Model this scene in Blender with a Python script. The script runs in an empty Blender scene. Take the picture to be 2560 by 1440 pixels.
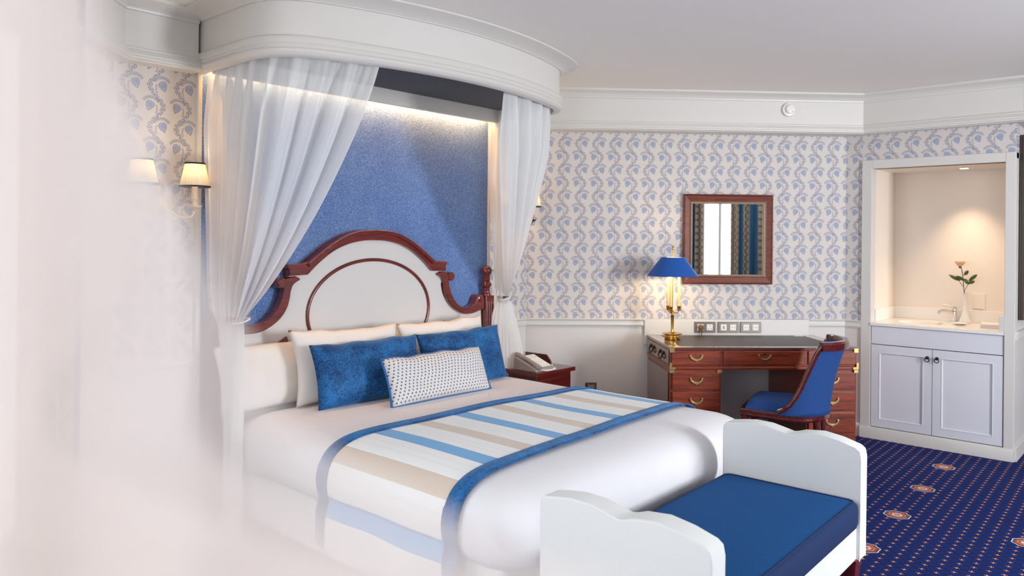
import bpy, bmesh, math, random
from mathutils import Vector, Matrix
random.seed(7)
PI = math.pi
scene = bpy.context.scene
C = scene.collection

# ------------------------------------------------------------------ camera
YAW, ROLL = math.radians(41.8756), math.radians(.5315)
FPX, CYPX = 1916.13, 599.83
cam_d = bpy.data.cameras.new('camera'); cam = bpy.data.objects.new('camera', cam_d); C.objects.link(cam)
fwd = Vector((math.cos(YAW), math.sin(YAW), 0)); rgt = Vector((math.sin(YAW), -math.cos(YAW), 0)); upv = Vector((0, 0, 1))
rr = rgt*math.cos(ROLL) + upv*math.sin(ROLL); uu = -rgt*math.sin(ROLL) + upv*math.cos(ROLL)
m = Matrix((rr, uu, -fwd)).transposed().to_4x4(); m.translation = (0, 0, 1.5)
cam.matrix_world = m
cam_d.sensor_width = 36; cam_d.lens = FPX/2560*36
cam_d.shift_y = -(720-CYPX)/2560
cam_d.clip_start = .02
cam_d.dof.use_dof = True; cam_d.dof.focus_distance = 3.5; cam_d.dof.aperture_fstop = 3.2
scene.camera = cam

# ------------------------------------------------------------------ world and daylight
w = bpy.data.worlds.new('world'); scene.world = w; w.use_nodes = True
w.node_tree.nodes['Background'].inputs[0].default_value = (.86, .93, 1, 1)
w.node_tree.nodes['Background'].inputs[1].default_value = 1.2
def area(name, loc, rot, sx, sy, power, col):
    l = bpy.data.lights.new(name, 'AREA'); l.shape = 'RECTANGLE'; l.size = sx; l.size_y = sy; l.energy = power; l.color = col
    o = bpy.data.objects.new(name, l); C.objects.link(o); o.location = loc; o.rotation_euler = rot
    return o
# daylight beyond the two windows opposite the bed and the window in the angled wall at left
area('daylight_front', (4.15, -2.85, 1.65), (PI/2, 0, 0), .95, 1.6, 222, (.90, .95, 1))
area('daylight_narrow', (2.81, -2.85, 1.45), (PI/2, 0, 0), 0.62, 1.8, 9, (.92, .97, 1))
area('daylight_side', (.425, 3.08, 1.35), (PI/2, 0, math.radians(-135)), 1.3, 2.0, 24, (.93, .97, 1))
area('added_fill_rear', (-1.2, -1.25, 1.45), (PI/2, 0, math.radians(-90)), 1.3, 1.9, 30, (.92, .96, 1))  # added fill behind the camera, brightens the near sheer
area('added_fill_left', (-1.2, .90, 1.45), (PI/2, 0, math.radians(-90)), 1.0, 1.9, 40, (.92, .96, 1))  # added fill from the left, placed to miss the blue wall panel
vs = scene.view_settings
vs.view_transform = 'Standard'; vs.look = 'None'; vs.gamma = 1; vs.exposure = 0.3; vs.use_curve_mapping = False

# ------------------------------------------------------------------ node helpers
def lin(r, g, b):
    f = lambda c: ((c/255+.055)/1.055)**2.4 if c/255 > .04045 else c/255/12.92
    return (f(r), f(g), f(b), 1)
class X:
    nt = None
    def __init__(s, k): s.k = k
    @staticmethod
    def m(op, *a, clamp=False):
        n = X.nt.nodes.new('ShaderNodeMath'); n.operation = op; n.use_clamp = clamp
        for i, v in enumerate(a):
            if isinstance(v, X): X.nt.links.new(v.k, n.inputs[i])
            else: n.inputs[i].default_value = v
        return X(n.outputs[0])
    def __add__(s, o): return X.m('ADD', s, o)
    __radd__ = __add__
    def __sub__(s, o): return X.m('SUBTRACT', s, o)
    def __rsub__(s, o): return X.m('SUBTRACT', o, s)
    def __mul__(s, o): return X.m('MULTIPLY', s, o)
    __rmul__ = __mul__
    def __truediv__(s, o): return X.m('DIVIDE', s, o)
    def __neg__(s): return s*-1
    def abs(s): return X.m('ABSOLUTE', s)
    def lt(s, o): return X.m('LESS_THAN', s, o)
    def gt(s, o): return X.m('GREATER_THAN', s, o)
    def frac(s): return X.m('FRACT', s)
    def floor(s): return X.m('FLOOR', s)
    def sin(s): return X.m('SINE', s)
    def cos(s): return X.m('COSINE', s)
    def sqrt(s): return X.m('SQRT', s)
    def max(s, o): return X.m('MAXIMUM', s, o)
    def min(s, o): return X.m('MINIMUM', s, o)
    def atan2(s, o): return X.m('ARCTAN2', s, o)
    def wrap(s, p): return ((s/p + .5).frac() - .5)*p       # into [-p/2, p/2]
    def step(s, a, b):                                       # smooth 1 -> 0 from a to b
        n = X.nt.nodes.new('ShaderNodeMapRange'); n.interpolation_type = 'SMOOTHSTEP'
        X.nt.links.new(s.k, n.inputs[0]); n.inputs[1].default_value = a; n.inputs[2].default_value = b
        n.inputs[3].default_value = 1; n.inputs[4].default_value = 0
        return X(n.outputs[0])
def mix(f, a, b):
    n = X.nt.nodes.new('ShaderNodeMix'); n.data_type = 'RGBA'
    for i, v in ((0, f), (6, a), (7, b)):
        if isinstance(v, X): X.nt.links.new(v.k, n.inputs[i])
        else: n.inputs[i].default_value = v
    return X(n.outputs[2])
def uvxy():
    n = X.nt.nodes.new('ShaderNodeUVMap'); s = X.nt.nodes.new('ShaderNodeSeparateXYZ')
    X.nt.links.new(n.outputs[0], s.inputs[0]); return X(s.outputs[0]), X(s.outputs[1])
def objxyz():
    n = X.nt.nodes.new('ShaderNodeTexCoord'); s = X.nt.nodes.new('ShaderNodeSeparateXYZ')
    X.nt.links.new(n.outputs['Object'], s.inputs[0]); return [X(k) for k in s.outputs]
def noise(scale, detail=3, rough=.55, stretch=(1, 1, 1), coord='Object'):
    t = X.nt.nodes.new('ShaderNodeTexCoord'); mp = X.nt.nodes.new('ShaderNodeMapping'); n = X.nt.nodes.new('ShaderNodeTexNoise')
    mp.inputs[3].default_value = stretch
    X.nt.links.new(t.outputs[coord], mp.inputs[0]); X.nt.links.new(mp.outputs[0], n.inputs[0])
    n.inputs['Scale'].default_value = scale; n.inputs['Detail'].default_value = detail; n.inputs['Roughness'].default_value = rough
    return X(n.outputs[0])
MAT = {}
def mat(name, col=(1, 1, 1, 1), rough=.5, metal=0, coat=0, sheen=0, fn=None, bump=None, emit=None, spec=.5):
    mt = bpy.data.materials.new(name); mt.use_nodes = True; X.nt = mt.node_tree
    b = X.nt.nodes['Principled BSDF']
    b.inputs['Base Color'].default_value = col; b.inputs['Roughness'].default_value = rough; b.inputs['Metallic'].default_value = metal
    b.inputs['Coat Weight'].default_value = coat; b.inputs['Coat Roughness'].default_value = .12
    b.inputs['Sheen Weight'].default_value = sheen; b.inputs['Sheen Tint'].default_value = (.25, .55, 1, 1) if name == 'velvet' else (1, 1, 1, 1); b.inputs['Specular IOR Level'].default_value = spec
    if emit: b.inputs['Emission Color'].default_value = emit[0]; b.inputs['Emission Strength'].default_value = emit[1]
    if fn: X.nt.links.new(fn().k, b.inputs['Base Color'])
    if bump:
        h, st, di = bump; bn = X.nt.nodes.new('ShaderNodeBump'); bn.inputs['Strength'].default_value = st; bn.inputs['Distance'].default_value = di
        X.nt.links.new(h().k, bn.inputs['Height']); X.nt.links.new(bn.outputs[0], b.inputs['Normal'])
    MAT[name] = mt
    return mt
def wood(name, dark, light, scale=9, coat=.6, rough=.3, stretch=(.6, 8, 8)):
    def f():
        n = noise(scale, 6, .65, stretch); g = noise(scale*5, 2, .5, stretch)
        return mix((n*.75 + g*.35).step(.75, .3), dark, light)
    return mat(name, rough=rough, coat=coat, fn=f)

mat('white_paint', lin(222, 218, 215), .45)
mat('trim_paint', lin(218, 214, 208), .4)
mat('wainscot', lin(218, 213, 209), .5)
mat('ceiling_paint', lin(242, 238, 232), .7)
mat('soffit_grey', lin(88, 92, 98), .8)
mat('cabinet_paint', lin(222, 223, 230), .42)
mat('tile_cream', lin(238, 228, 216), .35)
mat('stone_white', lin(240, 236, 230), .2)
mat('linen', lin(230, 228, 231), .85, spec=.2, bump=(lambda: noise(5, 4, .6), .25, .02))
mat('pillow_linen', lin(240, 234, 228), .85, spec=.2, bump=(lambda: noise(7, 4, .6), .3, .02))
mat('upholstery', lin(232, 234, 232), .85, spec=.2, bump=(lambda: noise(220, 2, .5), .25, .002))
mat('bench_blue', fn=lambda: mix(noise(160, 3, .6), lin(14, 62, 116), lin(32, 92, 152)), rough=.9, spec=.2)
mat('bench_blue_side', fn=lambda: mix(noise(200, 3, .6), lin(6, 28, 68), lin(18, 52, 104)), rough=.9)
def velvet():
    a = noise(95, 4, .75); b = noise(9, 3, .6)
    return mix((a*.75 + b*.5).step(.8, .45), lin(6, 44, 92), lin(38, 112, 176))
mat('velvet', fn=velvet, rough=.6, sheen=.35, spec=.25, bump=(lambda: noise(16, 4, .6), .35, .01))
mat('blue_piping', lin(38, 98, 160), .8)
mat('chair_blue', fn=lambda: mix(noise(190, 3, .65), lin(8, 40, 98), lin(36, 86, 156)), rough=.9)
def panelfab():
    a = noise(170, 3, .7); b = noise(3, 2, .5)
    return mix((a*.9 + b*.15).step(.72, .38), lin(64, 102, 164), lin(134, 166, 216))
mat('panel_fabric', fn=panelfab, rough=.85, sheen=.2, bump=(lambda: noise(170, 2, .6), .3, .004))
mat('brass', lin(196, 150, 70), .22, 1)
mat('brass_pale', lin(206, 178, 116), .3, 1)
mat('bronze', lin(70, 56, 44), .35, 1)
mat('chrome', lin(225, 225, 228), .06, 1)
mat('black_iron', lin(22, 22, 24), .4, .6)
mat('mirror', lin(240, 244, 242), .01, 1)
mat('porcelain', lin(244, 242, 238), .12, coat=.5)
mat('lamp_blue', lin(18, 84, 170), .55)
mat('candle', lin(236, 206, 152), .55)
mat('navy', lin(34, 40, 62), .7)
mat('plastic_white', lin(236, 233, 226), .35)
mat('plastic_grey', lin(150, 142, 138), .4)
mat('plug_brown', lin(122, 82, 42), .5)
mat('dark_slot', lin(50, 48, 50), .6)
mat('paper', lin(240, 238, 234), .7)
mat('leather', lin(58, 50, 46), .42, fn=lambda: mix(noise(60, 3, .6), lin(50, 42, 38), lin(74, 64, 58)))
mat('sconce_cream', lin(228, 208, 180), .4)
mat('steel_brushed', lin(118, 108, 102), .38, .9)
wood('mahogany_bed', lin(78, 22, 20), lin(130, 46, 40), 6, .7, .25)
wood('mahogany_desk', lin(80, 24, 8), lin(156, 62, 24), 5, .35, .35)
wood('mahogany_side', lin(82, 40, 32), lin(112, 60, 48), 5, 1, .25)
wood('mahogany_chair', lin(48, 10, 10), lin(104, 30, 22), 7, .8, .2)
wood('mirror_wood', lin(84, 34, 20), lin(132, 64, 40), 6, .4, .35)
wood('night_wood', lin(60, 14, 14), lin(104, 30, 26), 6, .5, .3)
mat('door_wood', lin(74, 56, 44), .35)
def ropefn():
    x, y, z = objxyz()
    return mix((((x + z)*110).frac() - .5).gt(0), lin(40, 24, 16), lin(206, 180, 140))
mat('rope', fn=ropefn, rough=.4)
mat('rose', fn=lambda: mix(noise(60, 2), lin(240, 180, 150), lin(250, 214, 180)), rough=.7)
mat('leaf', lin(70, 92, 44), .5); mat('stem', lin(76, 52, 34), .6)
def emitmat(name, col, st):
    mt = bpy.data.materials.new(name); mt.use_nodes = True; nt = mt.node_tree; nt.nodes.clear()
    e = nt.nodes.new('ShaderNodeEmission'); o = nt.nodes.new('ShaderNodeOutputMaterial')
    e.inputs[0].default_value = col; e.inputs[1].default_value = st; nt.links.new(e.outputs[0], o.inputs[0]); MAT[name] = mt
emitmat('led', (1, .50, .16, 1), 70)
emitmat('bulb', (1, .80, .52, 1), 14)
emitmat('bulb_white', (1, .85, .65, 1), 14)
def translucent(name, col, transp, trans, stripes=None, ro=.9):
    mt = bpy.data.materials.new(name); mt.use_nodes = True; nt = mt.node_tree; X.nt = nt
    b = nt.nodes['Principled BSDF']; out = nt.nodes['Material Output']
    b.inputs['Base Color'].default_value = col; b.inputs['Roughness'].default_value = ro; b.inputs['Specular IOR Level'].default_value = .1
    tl = nt.nodes.new('ShaderNodeBsdfTranslucent'); tl.inputs[0].default_value = col
    tp = nt.nodes.new('ShaderNodeBsdfTransparent')
    m1 = nt.nodes.new('ShaderNodeMixShader'); m1.inputs[0].default_value = trans
    nt.links.new(b.outputs[0], m1.inputs[1]); nt.links.new(tl.outputs[0], m1.inputs[2])
    m2 = nt.nodes.new('ShaderNodeMixShader'); m2.inputs[0].default_value = transp
    if stripes:
        u, v = uvxy(); s = (u*stripes).frac().lt(.5)*((u*stripes/9).frac().lt(.62))
        X.nt.links.new((transp + .04 - s*.10).k, m2.inputs[0])
    nt.links.new(m1.outputs[0], m2.inputs[1]); nt.links.new(tp.outputs[0], m2.inputs[2]); nt.links.new(m2.outputs[0], out.inputs[0])
    MAT[name] = mt
translucent('sheer', lin(253, 253, 252), .28, .25, 260)
translucent('sheer_near', lin(252, 243, 238), .44, .4)
translucent('shade_pleat', lin(250, 242, 226), 0, .6)
translucent('window_sheer', lin(250, 250, 248), .3, .8)
translucent('petal', lin(252, 224, 196), 0, .3)

# wallpaper: half-drop leaves, winding vines with small leaflets (flat print)
def wallpaper():
    W, H = .1335, .2045
    u, v = uvxy()
    fill = None; ink = None
    xw = lambda vv: .75*W - (vv*(2*PI/H)).cos()*(W/4)
    for k, (u0, v0, ang, sg) in enumerate(((0, 0, .34, 1), (W/2, H/2, -.34, -1))):
        x = (u - u0).wrap(W); y = (v - v0).wrap(H)
        c, s = math.cos(ang), math.sin(ang)
        xr = x*c + y*s; yr = y*c - x*s
        yn = yr/.027
        wd = ((1 - yn).max(0)).sqrt()*((1 + yn).max(0))*.0188
        e = wd - xr.abs()                                   # > 0 inside the leaf
        f = e.gt(0); o = e.gt(0)*e.lt(.0030)
        rr2 = (xr*xr + (yr - .006)*(yr - .006)).sqrt()
        o = o.max(rr2.lt(.0085)*rr2.gt(.0058)*.8).max(e.gt(0)*((yr*150 + xr.abs()*90).frac().lt(.3))*.45)
        fill = f if fill is None else fill.max(f)
        # frond arching over the leaf from the vine, with fine leaflets
        rx, ry = x + sg*.006, y - .004
        rad = (rx*rx + ry*ry).sqrt(); th = ry.atan2(rx*sg)
        dd = (rad - .041).abs(); seg = th.gt(.5)*th.lt(2.75)
        frond = dd.lt(.0011)*seg
        tick = dd.lt(.0095)*seg*((th*5.6 + dd*70).frac().lt(.40))
        # small sprig beside the leaf
        sx_, sy_ = x + sg*.036, y + .012
        sd = (sx_ - sy_*sy_*sg*12).abs(); ss = sy_.abs().lt(.022)
        sprig_ = (sd.lt(.0010)*ss).max(sd.lt(.0055)*ss*(((sy_ + sd)/.0088).frac().lt(.38)))
        o = o.max(frond).max(tick).max(sprig_*.9)
        ink = o if ink is None else ink.max(o)
    xv = xw(v)
    d = (u - xv).wrap(W); ad = d.abs()
    core = ad.lt(.0016)
    lf = ad.lt(.0130)*(((v + ad*.9)/.0118).frac().lt(.38))
    bud = ((v/.0236).frac() - .5)*.0236
    bd = ((ad - .011)*(ad - .011) + bud*bud).sqrt().lt(.0034)
    ink = ink.max(core).max(lf).max(bd*.9)
    base = lin(216, 208, 201); col = mix(fill, base, lin(172, 180, 200))
    return mix(ink*.8, col, lin(108, 116, 150))
mat('wallpaper', fn=wallpaper, rough=.7)

# carpet: navy with small orange crosses on a square grid and round medallions
def carpet():
    x, y, z = objxyz()
    a = math.radians(1.7); c, s = math.cos(a), math.sin(a)
    xr = x*c + y*s; yr = y*c - x*s
    ox, oy = 4.586*c + 1.233*s, 1.233*c - 4.586*s
    P = .6007; p = P/10
    mx = (xr - ox).wrap(P); my = (yr - oy).wrap(P)
    mr = (mx*mx + my*my).sqrt(); th = my.atan2(mx)
    lob = mr + (th*8).cos()*.003
    dx = (xr - ox - p/2).wrap(p); dy = (yr - oy - p/2).wrap(p)
    cross = (dx.abs()*dy.abs()).lt(.000013)*((dx.abs() + dy.abs()).lt(.0135))*mr.gt(.075)
    n = noise(350, 2, .6)
    col = mix(n, lin(10, 22, 70), lin(28, 52, 122))
    band = (dx.abs()).lt(.014)*mr.gt(.07)
    col = mix(band*.28, col, lin(20, 14, 44))
    col = mix(cross, col, lin(222, 150, 112))
    for r, cc in ((.068, lin(206, 216, 240)), (.062, lin(24, 34, 90)), (.058, lin(150, 74, 48)), (.046, lin(196, 128, 92)), (.036, lin(170, 84, 50)), (.027, lin(216, 206, 214)), (.014, lin(120, 50, 50)), (.007, lin(200, 190, 210))):
        col = mix(lob.lt(r), col, cc)
    return col
mat('carpet', fn=carpet, rough=.95, spec=.15, bump=(lambda: noise(400, 2), .4, .003))

# bed runner: cream with blue and beige bands by arc length
def runner():
    u, v = uvxy()
    s = u.wrap(.48)
    fab = noise(120, 2, .5, (1, 6, 1))
    col = mix(fab, lin(232, 232, 230), lin(242, 242, 240))
    col = mix(s.abs().lt(.045), col, lin(214, 198, 182))
    bl = (u - .24).wrap(.48).abs().lt(.045)
    col = mix(bl, col, lin(98, 164, 214))
    ed = ((s.abs() - .10).abs().lt(.0015)).max((s.abs() - .145).abs().lt(.0015))
    return mix(ed*.5, col, lin(210, 208, 206))
mat('runner', fn=runner, rough=.8, sheen=.2, bump=(lambda: noise(30, 3, .6, (4, 1, 1)), .2, .006))
# lumbar cushion: off-white weave with small navy sprigs
def sprig():
    u, v = uvxy()
    p, q = .0250, .0340
    row = (v/q).floor()
    x = (u + row*p*.5).wrap(p); y = ((v/q).frac() - .5)*q
    r = (x*x + y*y).sqrt(); th = y.atan2(x)
    st = r.lt(.0058 + 0)*1
    star = (r - (th*3 + 1.6).cos()*.0018).lt(.0042)
    y2 = (((v/q) + .5).frac() - .5)*q; row2 = ((v/q) + .5).floor()
    x2 = (u + row2*p*.5 + p*.25).wrap(p); r2 = (x2*x2 + y2*y2).sqrt(); th2 = y2.atan2(x2)
    star2 = (r2 - (th2*3 - 1.6).cos()*.0018).lt(.0040)
    n = noise(300, 2, .7)
    return mix(star.max(star2), mix(n, lin(196, 192, 192), lin(236, 234, 232)), lin(48, 56, 96))
mat('sprig', fn=sprig, rough=.85)
# curtain print: beige with looping scroll lines
def loops():
    u, v = uvxy()
    p = .105
    x = u.wrap(.16); y = (v).wrap(p)
    a = (x/.052)*(x/.052); b = (y/.045)*(y/.045)
    e = ((a + b).sqrt() - 1).abs().lt(.13)
    y2 = (v + p/2).wrap(p); x2 = (u + .08).wrap(.16)
    f = (((x2.abs() - y2.abs()*.9).abs()).lt(.004))
    return mix(e.max(f), lin(178, 158, 132), lin(66, 60, 58))
mat('curtain_print', fn=loops, rough=.85)
mat('curtain_blue', fn=lambda: mix(noise(80, 2), lin(30, 70, 104), lin(52, 98, 132)), rough=.8)

# ------------------------------------------------------------------ mesh helpers
class MB:
    def __init__(s): s.v = []; s.f = []; s.uv = {}
    def add(s, v, f, uv=None):
        o = len(s.v); s.v += [tuple(p) for p in v]
        for q in f: s.f.append(tuple(i + o for i in q))
        if uv:
            for i, t in enumerate(uv): s.uv[o + i] = t
        return s
    def box(s, x0, x1, y0, y1, z0, z1):
        v = [(x, y, z) for z in (z0, z1) for y in (y0, y1) for x in (x0, x1)]
        return s.add(v, [(0, 2, 3, 1), (4, 5, 7, 6), (0, 1, 5, 4), (2, 6, 7, 3), (0, 4, 6, 2), (1, 3, 7, 5)])
    def lathe(s, prof, n=24, c=(0, 0, 0), ax='z', a0=0):
        v = []; f = []
        for r, h in prof:
            for i in range(n):
                a = a0 + 2*PI*i/n; x, y = r*math.cos(a), r*math.sin(a)
                p = {'z': (x, y, h), 'y': (x, h, y), 'x': (h, x, y)}[ax]
                v.append((p[0] + c[0], p[1] + c[1], p[2] + c[2]))
        k = len(prof)
        for j in range(k - 1):
            for i in range(n): f.append((j*n + i, j*n + (i + 1) % n, (j + 1)*n + (i + 1) % n, (j + 1)*n + i))
        f.append(tuple(range(n))[::-1]); f.append(tuple((k - 1)*n + i for i in range(n)))
        return s.add(v, f)
    def tube(s, pts, r, n=8, closed=False):
        pts = [Vector(p) for p in pts]; k = len(pts); v = []; f = []
        rs = r if isinstance(r, (list, tuple)) else [r]*k
        ds = []
        for i in range(k):
            d = pts[(i + 1) % k] - pts[i - 1] if closed else pts[min(i + 1, k - 1)] - pts[max(i - 1, 0)]
            ds.append(d.normalized())
        ref = min((Vector(e) for e in ((0, 0, 1), (0, 1, 0), (1, 0, 0), (.577, .577, .577), (.577, -.577, .577))), key=lambda e: max(abs(d.dot(e)) for d in ds))
        for i, p in enumerate(pts):
            a = ds[i].cross(ref).normalized(); b = ds[i].cross(a).normalized()
            for j in range(n):
                t = 2*PI*j/n; q = p + (a*math.cos(t) + b*math.sin(t))*rs[i]; v.append(tuple(q))
        m_ = k if closed else k - 1
        for i in range(m_):
            for j in range(n): f.append((i*n + j, i*n + (j + 1) % n, ((i + 1) % k)*n + (j + 1) % n, ((i + 1) % k)*n + j))
        if not closed: f.append(tuple(range(n))[::-1]); f.append(tuple((k - 1)*n + j for j in range(n)))
        return s.add(v, f)
    def prism(s, poly, y0, y1, plane='xz'):
        n = len(poly)
        pt = (lambda a, b, d: (a, d, b)) if plane == 'xz' else (lambda a, b, d: (d, a, b)) if plane == 'yz' else (lambda a, b, d: (a, b, d))
        v = [pt(a, b, y0) for a, b in poly] + [pt(a, b, y1) for a, b in poly]
        f = [tuple(range(n)), tuple(range(2*n - 1, n - 1, -1))] + [(i, i + n, (i + 1) % n + n, (i + 1) % n) for i in range(n)]
        return s.add(v, f)
    def grid(s, fn, nu, nv, uvf=None, closed_u=False):
        v = []; uv = []
        for j in range(nv + 1):
            for i in range(nu + 1):
                a, b = i/nu, j/nv; v.append(tuple(fn(a, b)))
                if uvf: uv.append(uvf(a, b))
        f = [(j*(nu + 1) + i, j*(nu + 1) + i + 1, (j + 1)*(nu + 1) + i + 1, (j + 1)*(nu + 1) + i) for j in range(nv) for i in range(nu)]
        return s.add(v, f, uv if uvf else None)
    def sweep(s, path, prof, closed=False, z0=0):
        # plan path [(x,y)], profile [(outward offset to the right of travel, z)]
        P = [Vector(p) for p in path]; n = len(P); v = []; k = len(prof)
        for i in range(n):
            def nrm(a, b):
                d = (b - a).normalized(); return Vector((d.y, -d.x))
            if closed: n1, n2 = nrm(P[i - 1], P[i]), nrm(P[i], P[(i + 1) % n])
            else:
                n1 = nrm(P[i - 1], P[i]) if i else nrm(P[0], P[1]); n2 = nrm(P[i], P[i + 1]) if i < n - 1 else n1
            b = (n1 + n2); b = b/(b.length**2/2) if b.length > 1e-6 else n1
            for o, z in prof: v.append((P[i].x + b.x*o, P[i].y + b.y*o, z + z0))
        f = []
        m_ = n if closed else n - 1
        for i in range(m_):
            for j in range(k - 1): f.append((i*k + j, i*k + j + 1, ((i + 1) % n)*k + j + 1, ((i + 1) % n)*k + j))
            f.append((i*k + k - 1, i*k, ((i + 1) % n)*k, ((i + 1) % n)*k + k - 1))
        if not closed: f.append(tuple(range(k))[::-1]); f.append(tuple((n - 1)*k + j for j in range(k)))
        return s.add(v, f)
    def build(s, name, material, parent=None, smooth=None, bevel=0, solid=0, sub=0, uvscale=None):
        me = bpy.data.meshes.new(name); me.from_pydata(s.v, [], s.f); me.update()
        bm = bmesh.new(); bm.from_mesh(me); bmesh.ops.recalc_face_normals(bm, faces=bm.faces); bm.to_mesh(me); bm.free()
        if s.uv:
            l = me.uv_layers.new(name='UVMap')
            for lp in me.loops: l.data[lp.index].uv = s.uv.get(lp.vertex_index, (0, 0))
        o = bpy.data.objects.new(name, me); C.objects.link(o)
        me.materials.append(MAT[material] if isinstance(material, str) else material)
        if smooth is not None:
            me.shade_smooth(); me.set_sharp_from_angle(angle=math.radians(smooth))
        if bevel:
            b = o.modifiers.new('bevel', 'BEVEL'); b.width = bevel; b.segments = 2; b.limit_method = 'ANGLE'; b.angle_limit = math.radians(50)
        if solid:
            b = o.modifiers.new('solid', 'SOLIDIFY'); b.thickness = solid; b.offset = 0
        if sub:
            b = o.modifiers.new('sub', 'SUBSURF'); b.levels = sub; b.render_levels = sub
        if parent: o.parent = parent
        return o
def tag(o, label, cat, group=None):
    o['label'] = label; o['category'] = cat
    if group: o['group'] = group
    return o
def struct(o, label=None, cat=None):
    o['kind'] = 'structure'
    if label: o['label'] = label
    if cat: o['category'] = cat
    return o
def thing(name, label, cat, loc=(0, 0, 0), rz=0, group=None):
    o = bpy.data.objects.new(name, None); o.empty_display_size = .1; C.objects.link(o); o.location = loc; o.rotation_euler = (0, 0, rz)
    return tag(o, label, cat, group)
def copy_tree(o, parent=None):
    c = o.copy(); C.objects.link(c); c.parent = parent
    for ch in [q for q in bpy.data.objects if q.parent == o]: copy_tree(ch, c)
    return c
S2 = math.sqrt(.5)
def DW(t, c, z): return ((t + c)*S2, (c - t)*S2, z)
RD = -PI/4; RV = -PI/2
def bez(pts, n=8):
    # Catmull-Rom through 2-D / 3-D points
    P = [Vector(p) for p in pts]; out = []
    for i in range(len(P) - 1):
        a = P[i - 1] if i else P[0]*2 - P[1]; b, c = P[i], P[i + 1]; d = P[i + 2] if i + 2 < len(P) else P[-1]*2 - P[-2]
        for k in range(n):
            t = k/n
            out.append(.5*((2*b) + (c - a)*t + (2*a - 5*b + 4*c - d)*t*t + (3*b - a - 3*c + d)*t*t*t))
    out.append(P[-1]); return [tuple(p) for p in out]

# ================================================================== ROOM
CE = 2.645
YB, XV, XC = 3.865, 6.265, 2.95
LC = (1.45, YB); RC = (4.478, YB); VC = (XV, 5.9/S2 - XV)          # wall corners
CHX = -.9; CHL = (CHX, CHX + (YB - 1.45))                          # far end of the angled wall at left
YF = -2.6                                                          # wall opposite the bed
fl = MB().box(-1.2, 9.2, YF - .3, 4.2, -.06, 0).build('floor', 'carpet'); struct(fl, 'navy carpet with orange dots and round medallions', 'floor')
struct(MB().box(-1.2, 9.2, YF - .3, 4.2, CE, CE + .06).build('ceiling', 'ceiling_paint'), 'smooth off-white ceiling', 'ceiling')
RAILZ = .895
def wallseg(name, a, b, z0, z1, material, th=.12, u0=0, parent=None):
    # inner face from a to b (interior on the right of travel), thickness outward
    A, B = Vector(a), Vector(b); d = (B - A); L = d.length; d.normalize(); nl = Vector((-d.y, d.x))*th
    P = [A, B, B + nl, A + nl]
    v = []; uv = []
    for z in (z0, z1):
        for i, p in enumerate(P): v.append((p.x, p.y, z)); uv.append((u0 + (0 if i in (0, 3) else L), z))
    mb = MB().add(v, [(0, 1, 5, 4), (1, 2, 6, 5), (2, 3, 7, 6), (3, 0, 4, 7), (0, 3, 2, 1), (4, 5, 6, 7)], uv)
    return mb.build(name, material, parent)
def wall(name, a, b, label, u0=0, z1=CE):
    lo = struct(wallseg(name, a, b, 0, .86, 'wainscot'), label, 'wall')
    wallseg('wallpaper', a, b, .86, z1, 'wallpaper', .12, u0, lo)
    return lo
wall('wall_headboard', LC, RC, 'wallpapered wall behind the bed', .03)
wall('wall_desk', RC, VC, 'wide angled wall with blue leaf wallpaper behind the desk', .085)
# angled wall at left with a tall window
chd = Vector((S2, S2))
def CH(s): return (LC[0] - s*S2, LC[1] - s*S2)
CHLEN = (Vector(LC) - Vector(CHL)).length
lo = wall('wall_left_angled', CH(.66), LC, 'angled wall between the window and the bed', 0)
wall('wall_left_angled_far', CHL, CH(1.95), 'angled wall beyond the window', 0)
struct(wallseg('wall_left_lintel', CH(1.95), CH(.66), 2.32, CE, 'white_paint'), 'white lintel above the side window', 'wall')
struct(wallseg('wall_left_sill', CH(1.95), CH(.66), 0, .32, 'wainscot'), 'low white wall below the side window', 'wall')
wall('wall_left', (CHX, -.55), (CHX, .42), 'side wall pier between two added windows beside the camera', 0)
wall('wall_left_front', (CHX, 1.38), CHL, 'short side wall before the angled wall', 0)
struct(wallseg('wall_left_front_lintel', (CHX, .42), (CHX, 1.38), 2.35, CE, 'white_paint')); struct(wallseg('wall_left_front_sill', (CHX, .42), (CHX, 1.38), 0, .5, 'wainscot'))
wall('wall_left_rear', (CHX, YF), (CHX, -1.95), 'side wall behind the camera', 0)
struct(wallseg('wall_left_rear_lintel', (CHX, -1.95), (CHX, -.55), 2.35, CE, 'white_paint')); struct(wallseg('wall_left_rear_sill', (CHX, -1.95), (CHX, -.55), 0, .5, 'wainscot'))
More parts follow.
